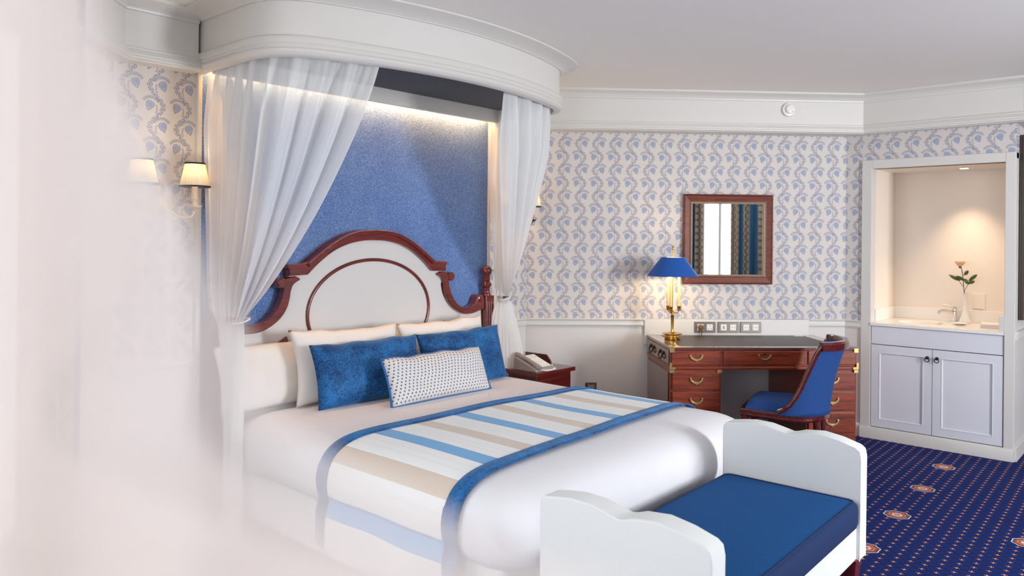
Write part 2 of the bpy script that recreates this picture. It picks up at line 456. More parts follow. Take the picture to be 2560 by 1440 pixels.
# wall opposite with two windows
segs = [(-.9, 2.5), (3.12, 3.66), (4.64, 9.1)]
for i, (a, b) in enumerate(segs): wall('wall_opposite_%s' % 'abc'[i], (b, YF), (a, YF), 'wall piece %s the windows opposite the bed' % ('left of', 'between', 'right of')[i], 0)
for a, b in ((2.5, 3.12), (3.66, 4.64)):
    struct(wallseg('wall_opposite_lintel', (b, YF), (a, YF), 2.35, CE, 'white_paint')); struct(wallseg('wall_opposite_sill', (b, YF), (a, YF), 0, .5, 'wainscot'))
def window(n, a, b, z0, z1, label):
    A, B = Vector(a), Vector(b); d = (B - A).normalized(); nl = Vector((-d.y, d.x)); L = (B - A).length
    root = bpy.data.objects.new('window_%d' % n, None); C.objects.link(root); root.location = (a[0] + nl.x*.06, a[1] + nl.y*.06, 0); root.rotation_euler = (0, 0, math.atan2(d.y, d.x)); struct(root, label, 'window')
    fr = MB()
    for x0, x1, q0, q1 in ((0, .05, z0, z1), (L - .05, L, z0, z1), (.05, L - .05, z0, z0 + .05), (.05, L - .05, z1 - .05, z1), (L/2 - .02, L/2 + .02, z0 + .05, z1 - .05)):
        fr.box(x0, x1, -.03, .03, q0, q1)
    fr.build('window_frame', 'white_paint', root, bevel=.003)
    for x0, x1 in ((.05, L/2 - .02), (L/2 + .02, L - .05)): MB().box(x0, x1, -.004, .004, z0 + .05, z1 - .05).build('pane', 'pane_glass', root)
mt = bpy.data.materials.new('pane_glass'); mt.use_nodes = True; nt = mt.node_tree; bs = nt.nodes['Principled BSDF']
tpn = nt.nodes.new('ShaderNodeBsdfTransparent'); mxn = nt.nodes.new('ShaderNodeMixShader'); mxn.inputs[0].default_value = .93
bs.inputs['Roughness'].default_value = .02
nt.links.new(bs.outputs[0], mxn.inputs[1]); nt.links.new(tpn.outputs[0], mxn.inputs[2]); nt.links.new(mxn.outputs[0], nt.nodes['Material Output'].inputs[0]); MAT['pane_glass'] = mt
window(1, CH(1.95), CH(.66), .32, 2.32, 'bright tall window in the angled wall at the far left')
window(2, (3.12, YF), (2.5, YF), .5, 2.35, 'narrow window opposite the bed, seen in the mirror')
window(3, (4.64, YF), (3.66, YF), .5, 2.35, 'wide window opposite the bed')
window(4, (CHX, -1.95), (CHX, -.55), .5, 2.35, 'added window behind the camera to light the near sheer')  # unseen opening, added for light on the camera side of the sheer
window(5, (CHX, .42), (CHX, 1.38), .5, 2.35, 'added window left of the camera for side fill light')  # unseen opening, added so side light reaches the bench and bed
# vanity wall, corridor behind it
VY0, VY1 = .941, 1.955
struct(wallseg('wall_vanity_upper', (XV, VY1), (XV, VY0), 2.10, CE, 'wallpaper', .10, .02), 'strip of leaf wallpaper above the washbasin niche', 'wall')
wall('wall_vanity_left', VC, (XV, VY1), 'narrow wallpapered strip between desk wall and niche', 0)
struct(wallseg('wall_corridor', (XV + .1, VY0 + .004), (9.1, VY0 + .004), 0, CE, 'wainscot', .04), 'plain corridor wall at the far right', 'wall')
struct(MB().box(9.1, 9.2, YF, VY0 + .2, 0, CE).build('wall_corridor_end', 'wainscot'), 'end wall of the corridor', 'wall')
struct(MB().box(XV + .1, 7.2, VY1 + .02, VY1 + .12, 0, CE).build('wall_niche_back', 'wainscot'), 'hidden wall beside the niche', 'wall')

# crown: frieze box with cove and lower moulding; chair rail; baseboard
crown_prof = [(-.2, CE), (.065, CE), (.065, CE - .012), (.058, CE - .018), (.040, CE - .024), (.022, CE - .036), (.010, CE - .052), (.008, CE - .062), (0, CE - .064),
              (0, 2.410), (.012, 2.408), (.016, 2.402), (.016, 2.394), (.024, 2.390), (.028, 2.380), (.034, 2.372), (.034, 2.362), (.040, 2.358), (.040, 2.347), (.026, 2.343), (.022, 2.338), (-.2, 2.338)]
FY, FC, FX = YB - .065, 5.765, 6.215
def crn(path, name, label): struct(MB().sweep(path, crown_prof).build(name, 'trim_paint', smooth=25), label, 'trim')
c1 = (1.40, FY - .0); 
chl_f = lambda s: (LC[0] + .035 - s*S2, LC[1] - .065 - s*S2)
fl0 = (FY - (LC[1] - LC[0]) + .092, FY)       # frieze line of the angled wall is 0.065 proud
crn([(fl0[0] - 2.3, FY - 2.3), fl0, (XC - 1.115, FY)], 'trim_crown_left', 'stepped white cornice on the wall left of the canopy')
rcx = FC/S2 - FY; vcy = FC/S2 - FX
crn([(XC + 1.115, FY), (rcx, FY), (FX, vcy), (FX, .90), (9.1, .90)], 'trim_crown_right', 'stepped white cornice above the desk wall and washbasin niche')
rail_prof = [(-.02, .897), (.022, .897), (.026, .892), (.022, .886), (.014, .883), (.014, .862), (.019, .858), (.019, .848), (.012, .843), (.010, .836), (-.02, .836)]
struct(MB().sweep([LC, (XC - 1.09, YB)], rail_prof).build('trim_rail_left', 'trim_paint', smooth=30), 'white chair rail left of the bed', 'trim')
struct(MB().sweep([(XC + 1.09, YB), RC, VC, (XV, VY1)], rail_prof).build('trim_rail_desk', 'trim_paint', smooth=30), 'white chair rail along the desk wall', 'trim')
base_prof = [(-.02, .10), (.010, .10), (.014, .094), (.014, .0), (-.02, 0)]
struct(MB().sweep([CH(.66), LC, RC, VC, (XV, VY1)], base_prof).build('baseboard_desk', 'trim_paint', smooth=30), 'white baseboard along the desk wall', 'baseboard')
corr_rail = struct(MB().sweep([(XV, VY0), (9.1, VY0)], rail_prof).build('trim_rail_corridor', 'trim_paint', smooth=30), 'chair rail in the corridor', 'trim')
struct(MB().sweep([(XV, VY0), (9.1, VY0)], base_prof).build('baseboard_corridor', 'trim_paint', smooth=30), 'baseboard in the corridor', 'baseboard')
# white board behind the sockets above the desk
struct(MB().box(1.355, 2.66, 5.872, 5.9, .70, .897).build('trim_socket_board', 'trim_paint', bevel=.004), 'flat white board behind the sockets over the desk', 'trim').rotation_euler = (0, 0, RD)

# ================================================================== BLUE WALL PANEL
t = thing('wall_panel', 'blue fabric wall panel behind the headboard', 'wall panel', (XC, YB, 0))
MB().box(-1.075, 1.075, -.016, 0, .3, 2.44).build('fabric_panel', 'panel_fabric', t)
for s in (-1, 1): MB().box(s*1.085 - .012, s*1.085 + .012, -.026, 0, .3, 2.40).build('edge_strip', 'trim_paint', t, bevel=.003)

# ================================================================== CANOPY (coronet) over the bed
def arc_front(d): return 2.885 + (d*d)/(2*2.46)
def canopy_path(off=0, n=22):
    # from the wall at left along the side, round the corner, bowed front, back to the wall; off > 0 inward
    hw = 1.118 - off; pts = [(XC - hw, YB - .02)]
    fr = [(XC + d, arc_front(d) + off) for d in [-(hw - .25) + 2*(hw - .25)*i/n for i in range(n + 1)]]
    def corner(sx):
        a = Vector((XC + sx*hw, fr[0][1] + .33)); b = Vector((XC + sx*hw, fr[0][1] + .08)); c = Vector(fr[0] if sx < 0 else fr[-1])
        return [tuple((1 - k)**2*a + 2*k*(1 - k)*b + k*k*c) for k in [i/7 for i in range(7)]]
    L_ = corner(-1); R_ = corner(1)[::-1]
    return pts + L_ + fr + R_ + [(XC + hw, YB - .02)]
def leftward(p): return p            # travelling this way 'right' is outward
can = thing('bed_canopy', 'white bow-fronted canopy cornice fixed to ceiling above the bed', 'canopy', (0, 0, 0))
cp = leftward(canopy_path(.02))
MB().sweep(cp, [(0, CE - .03), (0, 2.41), (-.03, 2.41), (-.03, CE - .03)]).build('fascia', 'trim_paint', can, smooth=40)
MB().sweep(cp, [(-.03, CE - .001), (.115, CE - .001), (.115, CE - .011), (.104, CE - .014), (.080, CE - .018), (.050, CE - .026), (.028, CE - .035), (.014, CE - .043), (.014, CE - .047), (0, CE - .048), (-.03, CE - .048)]).build('top_cornice', 'trim_paint', can, smooth=40)
MB().sweep(cp, [(-.035, 2.44), (0, 2.44), (.014, 2.436), (.020, 2.428), (.020, 2.404), (.014, 2.398), (.018, 2.392), (.018, 2.384), (.012, 2.379), (.018, 2.374), (.020, 2.362), (.012, 2.350), (0, 2.344), (-.035, 2.344)]).build('lower_molding', 'trim_paint', can, smooth=40)
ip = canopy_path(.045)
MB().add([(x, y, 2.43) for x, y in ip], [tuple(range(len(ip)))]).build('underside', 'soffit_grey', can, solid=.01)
MB().box(XC - 1.06, XC + 1.10, 3.735, 3.765, 2.335, 2.43).build('light_pelmet', 'trim_paint', can, bevel=.002)
MB().box(XC - 1.03, XC + 1.03, 3.79, 3.81, 2.405, 2.415).build('led_strip', 'led', can)

# ================================================================== BED
bed = thing('bed', 'double bed with arched white and mahogany headboard', 'bed', (XC, 2.8, 0))
HY = 3.80 - 2.8      # front of the headboard in the bed's frame
def hb(a, b):        # crop5 pixel of the photograph -> (x from centre, z) on the headboard front plane
    px, py = 580 + a*.265625, 560 + b*.265625
    d = fwd + rr*((px - 1280)/FPX) - uu*((py - CYPX)/FPX)
    k = 3.80/d.y; return (d.x*k - 2.925, 1.5 + d.z*k)
def sm(pts, n=6): return bez(pts, n)
outer = sm([hb(*p) for p in ((1290, 56), (1440, 70), (1560, 115), (1680, 195), (1780, 285), (1850, 352))], 5)
outer[0] = (0, outer[0][1])
inner = sm([hb(*p) for p in ((1290, 152), (1400, 158), (1530, 190), (1650, 253), (1760, 350), (1838, 440))], 5)
inner[0] = (0, inner[0][1])
shelf = [hb(1975, 350), hb(1975, 384), hb(1963, 388), hb(1963, 440)]
half = outer[:-1] + [hb(1868, 350)] + shelf; inn = inner
right = half + inn[::-1]
full_o = [(-x, z) for x, z in half[::-1]] + half[1:]
full_i = [(-x, z) for x, z in inn[::-1]] + inn[1:]
MB().prism(full_o + full_i[::-1], HY - .03, HY + .045).build('arch_rail', 'mahogany_bed', bed, smooth=30, bevel=.006)
def off_poly(pts, d):
    out = []
    for i in range(len(pts)):
        a = Vector(pts[max(i - 1, 0)]); b = Vector(pts[min(i + 1, len(pts) - 1)]); t_ = (b - a).normalized(); out.append((pts[i][0] - t_.y*d, pts[i][1] + t_.x*d))
    return out
lip = [(-x, z) for x, z in outer[::-1]] + outer[1:]
l2 = off_poly(lip, -.022)
MB().prism(lip + l2[::-1], HY - .05, HY + .055).build('arch_cap', 'mahogany_bed', bed, smooth=30, bevel=.006)
# scrolls right and left
so = sm([hb(*p) for p in ((1992, 520), (2003, 600), (2030, 680), (2070, 742), (2120, 780), (2180, 786), (2228, 762), (2250, 722), (2262, 685), (2290, 668), (2330, 690))], 5)
si = sm([hb(*p) for p in ((1885, 475), (1930, 508), (1948, 560), (1955, 620), (1972, 690), (2010, 760), (2070, 815), (2140, 845), (2220, 840), (2278, 816), (2330, 800))], 5)
head = [hb(*p) for p in ((1895, 462), (1920, 446), (1955, 448), (1985, 470), (2000, 500))]
for s in (1, -1):
    poly = [(s*x, z) for x, z in head + so + si[::-1]]
    MB().prism(poly, HY - .028, HY + .04).build('scroll_rail', 'mahogany_bed', bed, smooth=35, bevel=.008)
    x, z = hb(2012, 492); MB().lathe([(.022, -.036), (.030, -.03), (.030, .04)], 16, (s*x, HY, z), 'y').build('volute', 'mahogany_bed', bed, smooth=35)
    x, z = hb(2290, 700); MB().lathe([(.018, -.036), (.028, -.03), (.028, .04)], 16, (s*x, HY, z), 'y').build('volute', 'mahogany_bed', bed, smooth=35)
    tri = [hb(*p) for p in ((1962, 912), (2040, 968), (1945, 968))]
    MB().prism([(s*x, z) for x, z in tri], HY - .012, HY + .01).build('inlay', 'mahogany_bed', bed, bevel=.002)
    xp = hb(2369, 700)[0]
    p = MB().box(s*xp - .042, s*xp + .042, HY - .04, HY + .045, 0, hb(2369, 672)[1])
    for k in range(4): p.box(s*xp - .034 + k*.02, s*xp - .026 + k*.02, HY - .046, HY - .038, .5, hb(2369, 720)[1])
    p = p.build('post', 'mahogany_bed', bed, bevel=.004)
    zt = hb(2369, 672)[1]
    MB().lathe([(.036, 0), (.036, .012), (.028, .018), (.030, .028), (.026, .036), (.030, .044), (.026, .052), (.032, .060), (.040, .072), (.040, .084), (.030, .094), (.026, .104), (.030, .112), (.026, .120), (.030, .130), (.026, .138), (.030, .146), (.038, .156), (.042, .178), (.036, .198), (.022, .208), (.006, .212)], 24, (s*xp, HY, zt)).build('finial', 'mahogany_bed', p, smooth=40)
# white field of the headboard
zb = .35
fieldo = [(0, inner[0][1] + .02)] + [(x, z + .02) for x, z in inner[1:-1]] + [hb(1838, 430), hb(1950, 430), hb(1950, 520)] + [(x - .012, z + .015) for x, z in si[12:]] + [(hb(2330, 800)[0], zb), (0, zb)]
ff = fieldo[:-1]; ffull = [(-x, z) for x, z in ff[::-1]] + ff[1:]
MB().prism(ffull, HY, HY + .03).build('headboard_panel', 'white_paint', bed, smooth=30)
oz, oa, ob = 1.055, .463, .315
MB().tube([(oa*math.cos(a), HY - .002, oz + ob*math.sin(a)) for a in [2*PI*i/72 for i in range(72)]], .011, 10, True).build('oval_bead', 'mahogany_bed', bed, smooth=60)
BX, BY0, BY1, BZ = .96, 1.74 - 2.8, 3.78 - 2.8, .60
MB().box(-.93, .93, BY0 + .1, BY1, .06, .33).build('bed_base', 'upholstery', bed, bevel=.02)
MB().box(-.92, .92, BY0 + .08, BY1, .33, .54).build('mattress', 'linen', bed, bevel=.05)
for sx in (-.85, .85):
    for sy in (BY0 + .18, BY1 - .1): MB().lathe([(.025, 0), (.035, .07)], 12, (sx, sy, 0)).build('leg', 'mahogany_bed', bed)

# duvet: rings of a rounded rectangle following an edge profile
def prof_edge(hem):       # (outset from nominal edge, z) from the top outwards and down
    return [(-.9, .612), (-.6, .611), (-.35, .609), (-.22, .604), (-.14, .594), (-.08, .576), (-.035, .548), (-.008, .512), (.006, .47), (.010, .43), (.006, .39), (-.004, .36), (-.02, hem), (-.05, hem - .02)]
def rring(x0, x1, y0, y1, r, n=10, m_=14):
    pts = []
    r = max(min(r, (x1 - x0)/2 - .001, (y1 - y0)/2 - .001), .002)
    for cx, cy, a0 in ((x1 - r, y1 - r, 0), (x0 + r, y1 - r, PI/2), (x0 + r, y0 + r, PI), (x1 - r, y0 + r, 1.5*PI)):
        arc = [(cx + r*math.cos(a0 + PI/2*i/n), cy + r*math.sin(a0 + PI/2*i/n)) for i in range(n + 1)]
        if pts:
            p = pts[-1]; q = arc[0]; pts += [(p[0] + (q[0] - p[0])*k/m_, p[1] + (q[1] - p[1])*k/m_) for k in range(1, m_)]
        pts += arc
    p = pts[-1]; q = pts[0]; pts += [(p[0] + (q[0] - p[0])*k/m_, p[1] + (q[1] - p[1])*k/m_) for k in range(1, m_)]
    return pts
DX0, DX1, DY0, DY1 = XC - .985, XC + .955, 1.73, 3.74
mb = MB(); prof = prof_edge(.33); rings = []
from mathutils import noise as mn
for o, z in prof:
    rg = rring(DX0 - o, DX1 + o, DY0 - o, DY1 + min(o, 0) , .16 + o*.6)
    row = []
    for x, y in rg:
        k = max(0, min(1, (o + .1)/.1)); nz = mn.noise(Vector((x*5, y*5, z*4)))
        row.append((x + nz*.012*k, y + nz*.010*k, z + mn.noise(Vector((x*2.2, y*2.2, 3)))*.006 + (nz*.014 if z < .36 else 0)))
    rings.append(row)
n = len(rings[0]); v = [p for r_ in rings for p in r_]; f = [(j*n + i, j*n + (i + 1) % n, (j + 1)*n + (i + 1) % n, (j + 1)*n + i) for j in range(len(rings) - 1) for i in range(n)]
f.append(tuple(range(n)))
duv = MB().add(v, f).build('duvet', 'linen', smooth=70, sub=1); tag(duv, 'plump white duvet covering the bed', 'duvet')

# runner over the foot half of the duvet
cross = []
def side_profile(sx):     # from the top near the middle down the side: list of (x, z)
    e = (DX0 if sx < 0 else DX1)
    pts = [(e - sx*(-o), z) for o, z in prof_edge(.33)[1:12]]
    pts = [(e + sx*o, z) for o, z in prof_edge(.33)[1:12]]
    pts += [(e + sx*.012, .30), (e + sx*.016, .22), (e + sx*.018, .15)] if sx < 0 else [(e + sx*.012, .30), (e + sx*.012, .22)]
    return pts
ls = side_profile(-1); rs_ = side_profile(1)
line = bez(ls[::-1] + [(XC, .612)] + rs_, 5)
line = off_poly(line, .009)
al = [0]
for a, b in zip(line, line[1:]): al.append(al[-1] + math.hypot(b[0] - a[0], b[1] - a[1]))
mid = min(range(len(line)), key=lambda i: abs(line[i][0] - 2.94)); al = [a - al[mid] for a in al]
def y_far(x): return 2.875 - .048*(x - 2.1)
def y_near(x): return 2.010 + .040*(x - 2.1)
run = thing('bed_runner', 'cream bed runner with blue and beige stripes across the duvet', 'bed runner', (0, 0, 0))
def strip(name, e0, e1, mtl, lift, nv):
    mb = MB(); v = []; uv = []
    for (x, z), s in zip(line, al):
        if not isinstance(e1, str): ya, yb = y_near(x) + e0, y_far(x) + e1
        if e1 == 'n': ya, yb = y_near(x) - .002, y_near(x) + e0
        if e1 == 'f': ya, yb = y_far(x) - e0, y_far(x) + .002
        for j in range(nv + 1):
            y = ya + (yb - ya)*j/nv
            zz = z + lift + mn.noise(Vector((x*2.2, y*2.2, 3)))*.006 + .002*math.sin(x*40 + y*9)*0
            hang = max(0, .45 - z)
            xx = x - (lift if x < XC and z < .5 else 0) - (hang*.05*math.sin(y*14 + 1) if x < XC else 0)
            v.append((xx, y, zz + (hang*.06*math.sin(y*9) if z < .2 else 0))); uv.append((s, y))
    k = nv + 1
    f = [(i*k + j, i*k + j + 1, (i + 1)*k + j + 1, (i + 1)*k + j) for i in range(len(line) - 1) for j in range(nv)]
    return mb.add(v, f, uv).build(name, mtl, run, smooth=60, solid=.004)
strip('striped_cloth', .05, -.05, 'runner', 0, 16)
strip('velvet_border', .075, 'n', 'velvet', .005, 3)
strip('velvet_border', .075, 'f', 'velvet', .005, 3)

# pillows
def pillow(name, w_, h_, T, loc, tilt, yaw, roll, mtl, label, cat='pillow', group=None, pinch=.06, piping=None, seed=0, nose=.0):
    r = thing(name, label, cat, loc, 0, group)
    r.rotation_euler = (0, 0, 0)
    M = Matrix.Rotation(yaw, 4, 'Z') @ Matrix.Rotation(roll, 4, 'Y') @ Matrix.Rotation(tilt, 4, 'X')
    def pt(a, b, sgn):
        uu_, vv = 2*a - 1, 2*b - 1
        x = w_/2*uu_*(1 - pinch*(1 - vv*vv)*abs(uu_)**3); z = h_/2*vv*(1 - pinch*(1 - uu_*uu_)*abs(vv)**3) + h_/2
        t_ = T*max(0, (1 - abs(uu_)**3.2)*(1 - abs(vv)**3.2))**.55
        t_ *= 1 + .16*mn.noise(Vector((uu_*2.2 + seed, vv*2.2, seed*1.7)))
        z += .012*mn.noise(Vector((uu_*3, seed, 1)))*(vv + 1)/2
        return M @ Vector((x, sgn*t_, z))
    mb = MB(); N = 26
    for sgn in (1, -1): mb.grid(lambda a, b: pt(a, b, sgn), N, N, lambda a, b: (a*w_, b*h_))
    o = mb.build('cover', mtl, r, smooth=60)
    bm = bmesh.new(); bm.from_mesh(o.data); bmesh.ops.remove_doubles(bm, verts=bm.verts, dist=.0004); bmesh.ops.recalc_face_normals(bm, faces=bm.faces); bm.to_mesh(o.data); bm.free()
    if piping:
        ring = [pt(a, 0, 1) for a in [i/20 for i in range(20)]] + [pt(1, b, 1) for b in [i/12 for i in range(12)]] + [pt(1 - a, 1, 1) for a in [i/20 for i in range(20)]] + [pt(0, 1 - b, 1) for b in [i/12 for i in range(12)]]
        MB().tube(ring, .006, 8, True).build('piping', piping, r, smooth=60)
    return r
R = math.radians
pillow('bed_pillow', .80, .35, .055, (2.28, 3.645, .60), R(-14), R(2), 0, 'pillow_linen', 'white pillow flat against the headboard at the far left', group='white bed pillows', seed=1)
pillow('bed_pillow', .80, .35, .050, (3.30, 3.655, .60), R(-12), R(-2), 0, 'pillow_linen', 'white pillow mostly hidden behind others, right of the oval', group='white bed pillows', seed=2)
pillow('bed_pillow', .76, .41, .060, (2.62, 3.525, .60), R(-14), R(1), R(1.5), 'pillow_linen', 'white pillow standing behind the left blue velvet cushion', group='white bed pillows', seed=3, pinch=.09)
pillow('bed_pillow', .72, .40, .060, (3.37, 3.53, .60), R(-14), R(-2), R(-1), 'pillow_linen', 'white pillow standing behind the right blue velvet cushion', group='white bed pillows', seed=4, pinch=.07)
pillow('velvet_cushion', .73, .345, .068, (2.65, 3.375, .605), R(-16), R(-1), R(0), 'velvet', 'blue crushed velvet cushion at left, nearer the window', 'cushion', 'blue velvet cushions', .05, seed=5)
pillow('velvet_cushion', .68, .345, .068, (3.36, 3.36, .605), R(-16), R(-3), R(-1), 'velvet', 'blue crushed velvet cushion at right, nearer the telephone', 'cushion', 'blue velvet cushions', .05, seed=6)
pillow('lumbar_cushion', .75, .265, .07, (2.958, 3.150, .610), R(-22), R(-.5), 0, 'sprig', 'small white lumbar cushion with navy sprigs and blue piping', 'cushion', None, .035, 'blue_piping', 7)

# ================================================================== CANOPY DRAPES
def drape(name, label, path, tie, nf, amp, tail_w, flip, gather):
    root = thing(name, label, 'drape', (tie[0], tie[1], 0), 0, 'sheer drapes of the bed canopy')
    P = [Vector(p) for p in bez(path, 10)]
    L = [0]
    for a, b in zip(P, P[1:]): L.append(L[-1] + (b - a).length)
    def at(s):
        d = s*L[-1]
        for i in range(len(P) - 1):
            if L[i + 1] >= d: k = (d - L[i])/max(L[i + 1] - L[i], 1e-9); q = P[i].lerp(P[i + 1], k); t_ = (P[i + 1] - P[i]).normalized(); return q, t_
        return P[-1], (P[-1] - P[-2]).normalized()
    T = Vector(tie); ztop = 2.40
    nu, nvv = 260, 46
    def fold(s): return math.sin(2*PI*nf*s + 1.3*math.sin(5*s + 2)) + .22*math.sin(2*PI*nf*2.3*s + 1) + .3*math.sin(2*PI*nf*.37*s)
    def pos(s, v):
        q, t_ = at(s); nrm = Vector((-t_.y, t_.x))
        if v <= .66:
            k = v/.66; g = k**1.22*(1 - .10*math.sin(PI*k)*(1 - s)); 
            g = min(g, 1)
            b = Vector((T.x, T.y)) + Vector((math.cos(s*9), math.sin(s*9)))*.02 + t_*.0
            bb = Vector((T.x + flip*.03*(.5 - s), T.y)).lerp(P[-1], gather*s**1.6)
            z = ztop + (T.z - ztop)*k
            a = amp*(1 - .55*k)*(.18 + .82*min(1, k*4))
            if k > .9: a *= 1 - (k - .9)*7
            p = q.lerp(bb, g) + nrm*fold(s)*a
            return (p.x, p.y, z)
        k = (v - .66)/.34; z = T.z + (.02 - T.z)*k
        wv = .035 + tail_w*min(1, k*1.6)**.8
        bb = Vector((T.x + flip*.03*(.5 - s), T.y)).lerp(P[-1], gather*s**1.6); x = bb.x + flip*(.5 - s)*(wv - .035); y = bb.y + (s - .5)*(wv - .035)*1.3
        a = amp*.3 + .012*min(1, k*3)
        return (x + fold(s)*a*.6, y - fold(s)*a*.6, z)
    MB().grid(lambda a, b: pos(a, b), nu, nvv, lambda a, b: (a*L[-1], b*3)).build('sheer_cloth', 'sheer', root, smooth=80)
    MB().tube([(T.x - tie[0] + .040*math.cos(a), T.y - tie[1] + .035*math.sin(a) + .02, T.z + .012*math.cos(a)) for a in [2*PI*i/20 for i in range(20)]], .005, 8, True).build('tieback_cord', 'sheer_cord', root, smooth=60)
    # the cloth is given in room coordinates: move it under its base
    for ch in root.children:
        if ch.name.startswith('sheer_cloth'): ch.location = (-tie[0], -tie[1], 0)
    return root
mat('sheer_cord', lin(240, 236, 228), .8)
ipt = canopy_path(.075, 14)
nl_ = len(ipt)
left_path = [(1.905, 3.80)] + [p for p in ipt[1:] if p[0] < 2.33] + [(2.385, arc_front(2.385 - XC) + .075)]
drape('canopy_drape', 'sheer white drape gathered at the left of the bed canopy', left_path[::-1], (1.985, 3.60, 1.075), 9, .060, .13, -1, .92)
right_path = [(3.26, arc_front(3.26 - XC) + .075)] + [p for p in ipt[:-1] if p[0] > 3.31] + [(3.995, 3.80)]
drape('canopy_drape', 'sheer white drape tied back at the right of the canopy', right_path, (4.035, 3.665, 1.085), 9, .055, .16, 1, .45)
hk = MB().tube([(0, 0, 0), (0, -.03, .005), (.012, -.045, .0), (.022, -.04, -.012), (.022, -.03, -.02)], .003, 8); hk.lathe([(.012, -.004), (.012, .0)], 12, (0, 0, 0), 'y')
h = hk.build('curtain_hook', 'brass', smooth=50); h.location = (4.055, YB - .016, 1.275); tag(h, 'tiny brass curtain hook on the wall above the right bedpost', 'hook')

# ================================================================== SCONCES
def sconce(x, label, arm_mat):
    r = thing('wall_sconce', label, 'wall lamp', (x, YB, 0), 0, 'twin wall lamps beside the bed')
    MB().lathe([(.03, -.018), (.045, -.010), (.048, 0)], 24, (0, 0, 1.66), 'y').build('backplate', arm_mat, r, smooth=40)
    for s in (-1, 1):
        ax = s*.128; ay = -.125
        MB().tube(bez([(0, -.015, 1.66), (s*.03, -.05, 1.63), (s*.07, -.09, 1.598), (s*.11, -.12, 1.60), (ax, ay, 1.63), (ax, ay, 1.645)], 6), .006, 8).build('arm', arm_mat, r, smooth=60)
        MB().lathe([(.004, 1.628), (.012, 1.636), (.030, 1.645), (.036, 1.652), (.036, 1.656), (.016, 1.658), (.014, 1.672), (.018, 1.682), (.022, 1.690), (.012, 1.692)], 20, (ax, ay, 0)).build('drip_cup', arm_mat, r, smooth=40)
        MB().lathe([(.0155, 1.690), (.0155, 1.80), (.012, 1.803)], 16, (ax, ay, 0)).build('candle_sleeve', 'sconce_cream', r, smooth=40)
        b = MB().lathe([(.004, 1.803), (.016, 1.815), (.018, 1.828), (.010, 1.845), (.002, 1.855)], 14, (ax, ay, 0)).build('bulb', 'bulb', r, smooth=60)
        n = 60; v = []; f = []
        for k, (rad, z) in enumerate(((.071, 1.750), (.045, 1.868))):
            for i in range(n): q = rad*(1 + (.02 if i % 2 else -.02)); a = 2*PI*i/n; v.append((ax + q*math.cos(a), ay + q*math.sin(a), z))
        f = [(i, (i + 1) % n, n + (i + 1) % n, n + i) for i in range(n)]
        sh = MB().add(v, f).build('shade', 'shade_pleat', r, solid=.0015)
        for rad, z in ((.0715, 1.752), (.0455, 1.867)):
            MB().tube([(ax + rad*math.cos(2*PI*i/32), ay + rad*math.sin(2*PI*i/32), z) for i in range(32)], .0045, 6, True).build('shade_trim', 'navy', sh, smooth=60)
        l = bpy.data.lights.new('sconce_light', 'POINT'); l.energy = 2.8; l.color = (1, .82, .58); l.shadow_soft_size = .02
        lo_ = bpy.data.objects.new('sconce_light', l); C.objects.link(lo_); lo_.parent = r; lo_.location = (ax, ay, 1.83)
    return r
sconce(1.665, 'twin wall lamp with cream arms and pleated shades, left of bed', 'sconce_cream')
sconce(4.262, 'wall lamp with dark arms partly hidden by the right drape', 'bronze')

# ================================================================== NIGHTSTAND, PHONE
ns = thing('nightstand', 'dark red mahogany nightstand between bed and desk', 'nightstand', (4.245, 3.605, 0))
MB().box(-.215, .22, -.235, .235, .555, .585).build('top', 'night_wood', ns, bevel=.004)
MB().box(-.195, .195, -.21, .22, .08, .555).build('body', 'night_wood', ns, bevel=.004)
for z0, z1 in ((.40, .53), (.25, .385), (.10, .235)):
    d = MB().box(-.18, .18, -.222, -.208, z0, z1).build('drawer', 'night_wood', ns, bevel=.004)
    MB().lathe([(.012, -.016), (.012, -.006), (.005, -.002), (.005, .01)], 12, (0, -.222, (z0 + z1)/2), 'y').build('knob', 'brass', d, smooth=40)
for sx in (-.17, .17):
    for sy in (-.185, .195): MB().box(sx - .02, sx + .02, sy - .02, sy + .02, 0, .08).build('leg', 'night_wood', ns)
MB().prism([(-.02, .585), (.235, .585), (.235, .645), (.03, .645), (-.005, .610)], .202, .216, 'yz').build('side_gallery', 'night_wood', ns, bevel=.002)
ph = thing('telephone', 'grey and white desk telephone on the nightstand', 'telephone', (4.145, 3.50, .585), R(0))
MB().prism([(-.11, 0), (.10, 0), (.10, .082), (.085, .090), (-.10, .022), (-.11, .014)], -.10, .10, 'yz').build('base', 'plastic_grey', ph, bevel=.006)
fp = MB()
sl = (.090 - .022)/.185
def fz(y): return .022 + (y + .10)*sl
fp.add([(x, y, fz(y) + dz) for dz in (.001, .005) for x, y in ((-.01, -.085), (.09, -.085), (.09, .075), (-.01, .075))], [(0, 1, 2, 3), (4, 5, 6, 7), (0, 1, 5, 4), (1, 2, 6, 5), (2, 3, 7, 6), (3, 0, 4, 7)]).build('faceplate', 'plastic_white', ph)
for i in range(3):
    for j in range(4):
        x, y = .010 + i*.024, -.05 + j*.024
        MB().add([(x + dx*.008, y + dy*.007, fz(y + dy*.007) + dz) for dz in (.004, .009) for dx, dy in ((-1, -1), (1, -1), (1, 1), (-1, 1))], [(4, 5, 6, 7), (0, 1, 5, 4), (1, 2, 6, 5), (2, 3, 7, 6), (3, 0, 4, 7)]).build('key', 'paper', ph)
hs = [(-.065, y, fz(y) + .008 + .008*math.cos((y + .01)*17)) for y in [-.115 + i*.02 for i in range(12)]]
MB().tube(hs, [.018, .021, .018, .014, .012, .012, .012, .012, .014, .018, .021, .018], 12).build('handset', 'plastic_grey', ph, smooth=60)
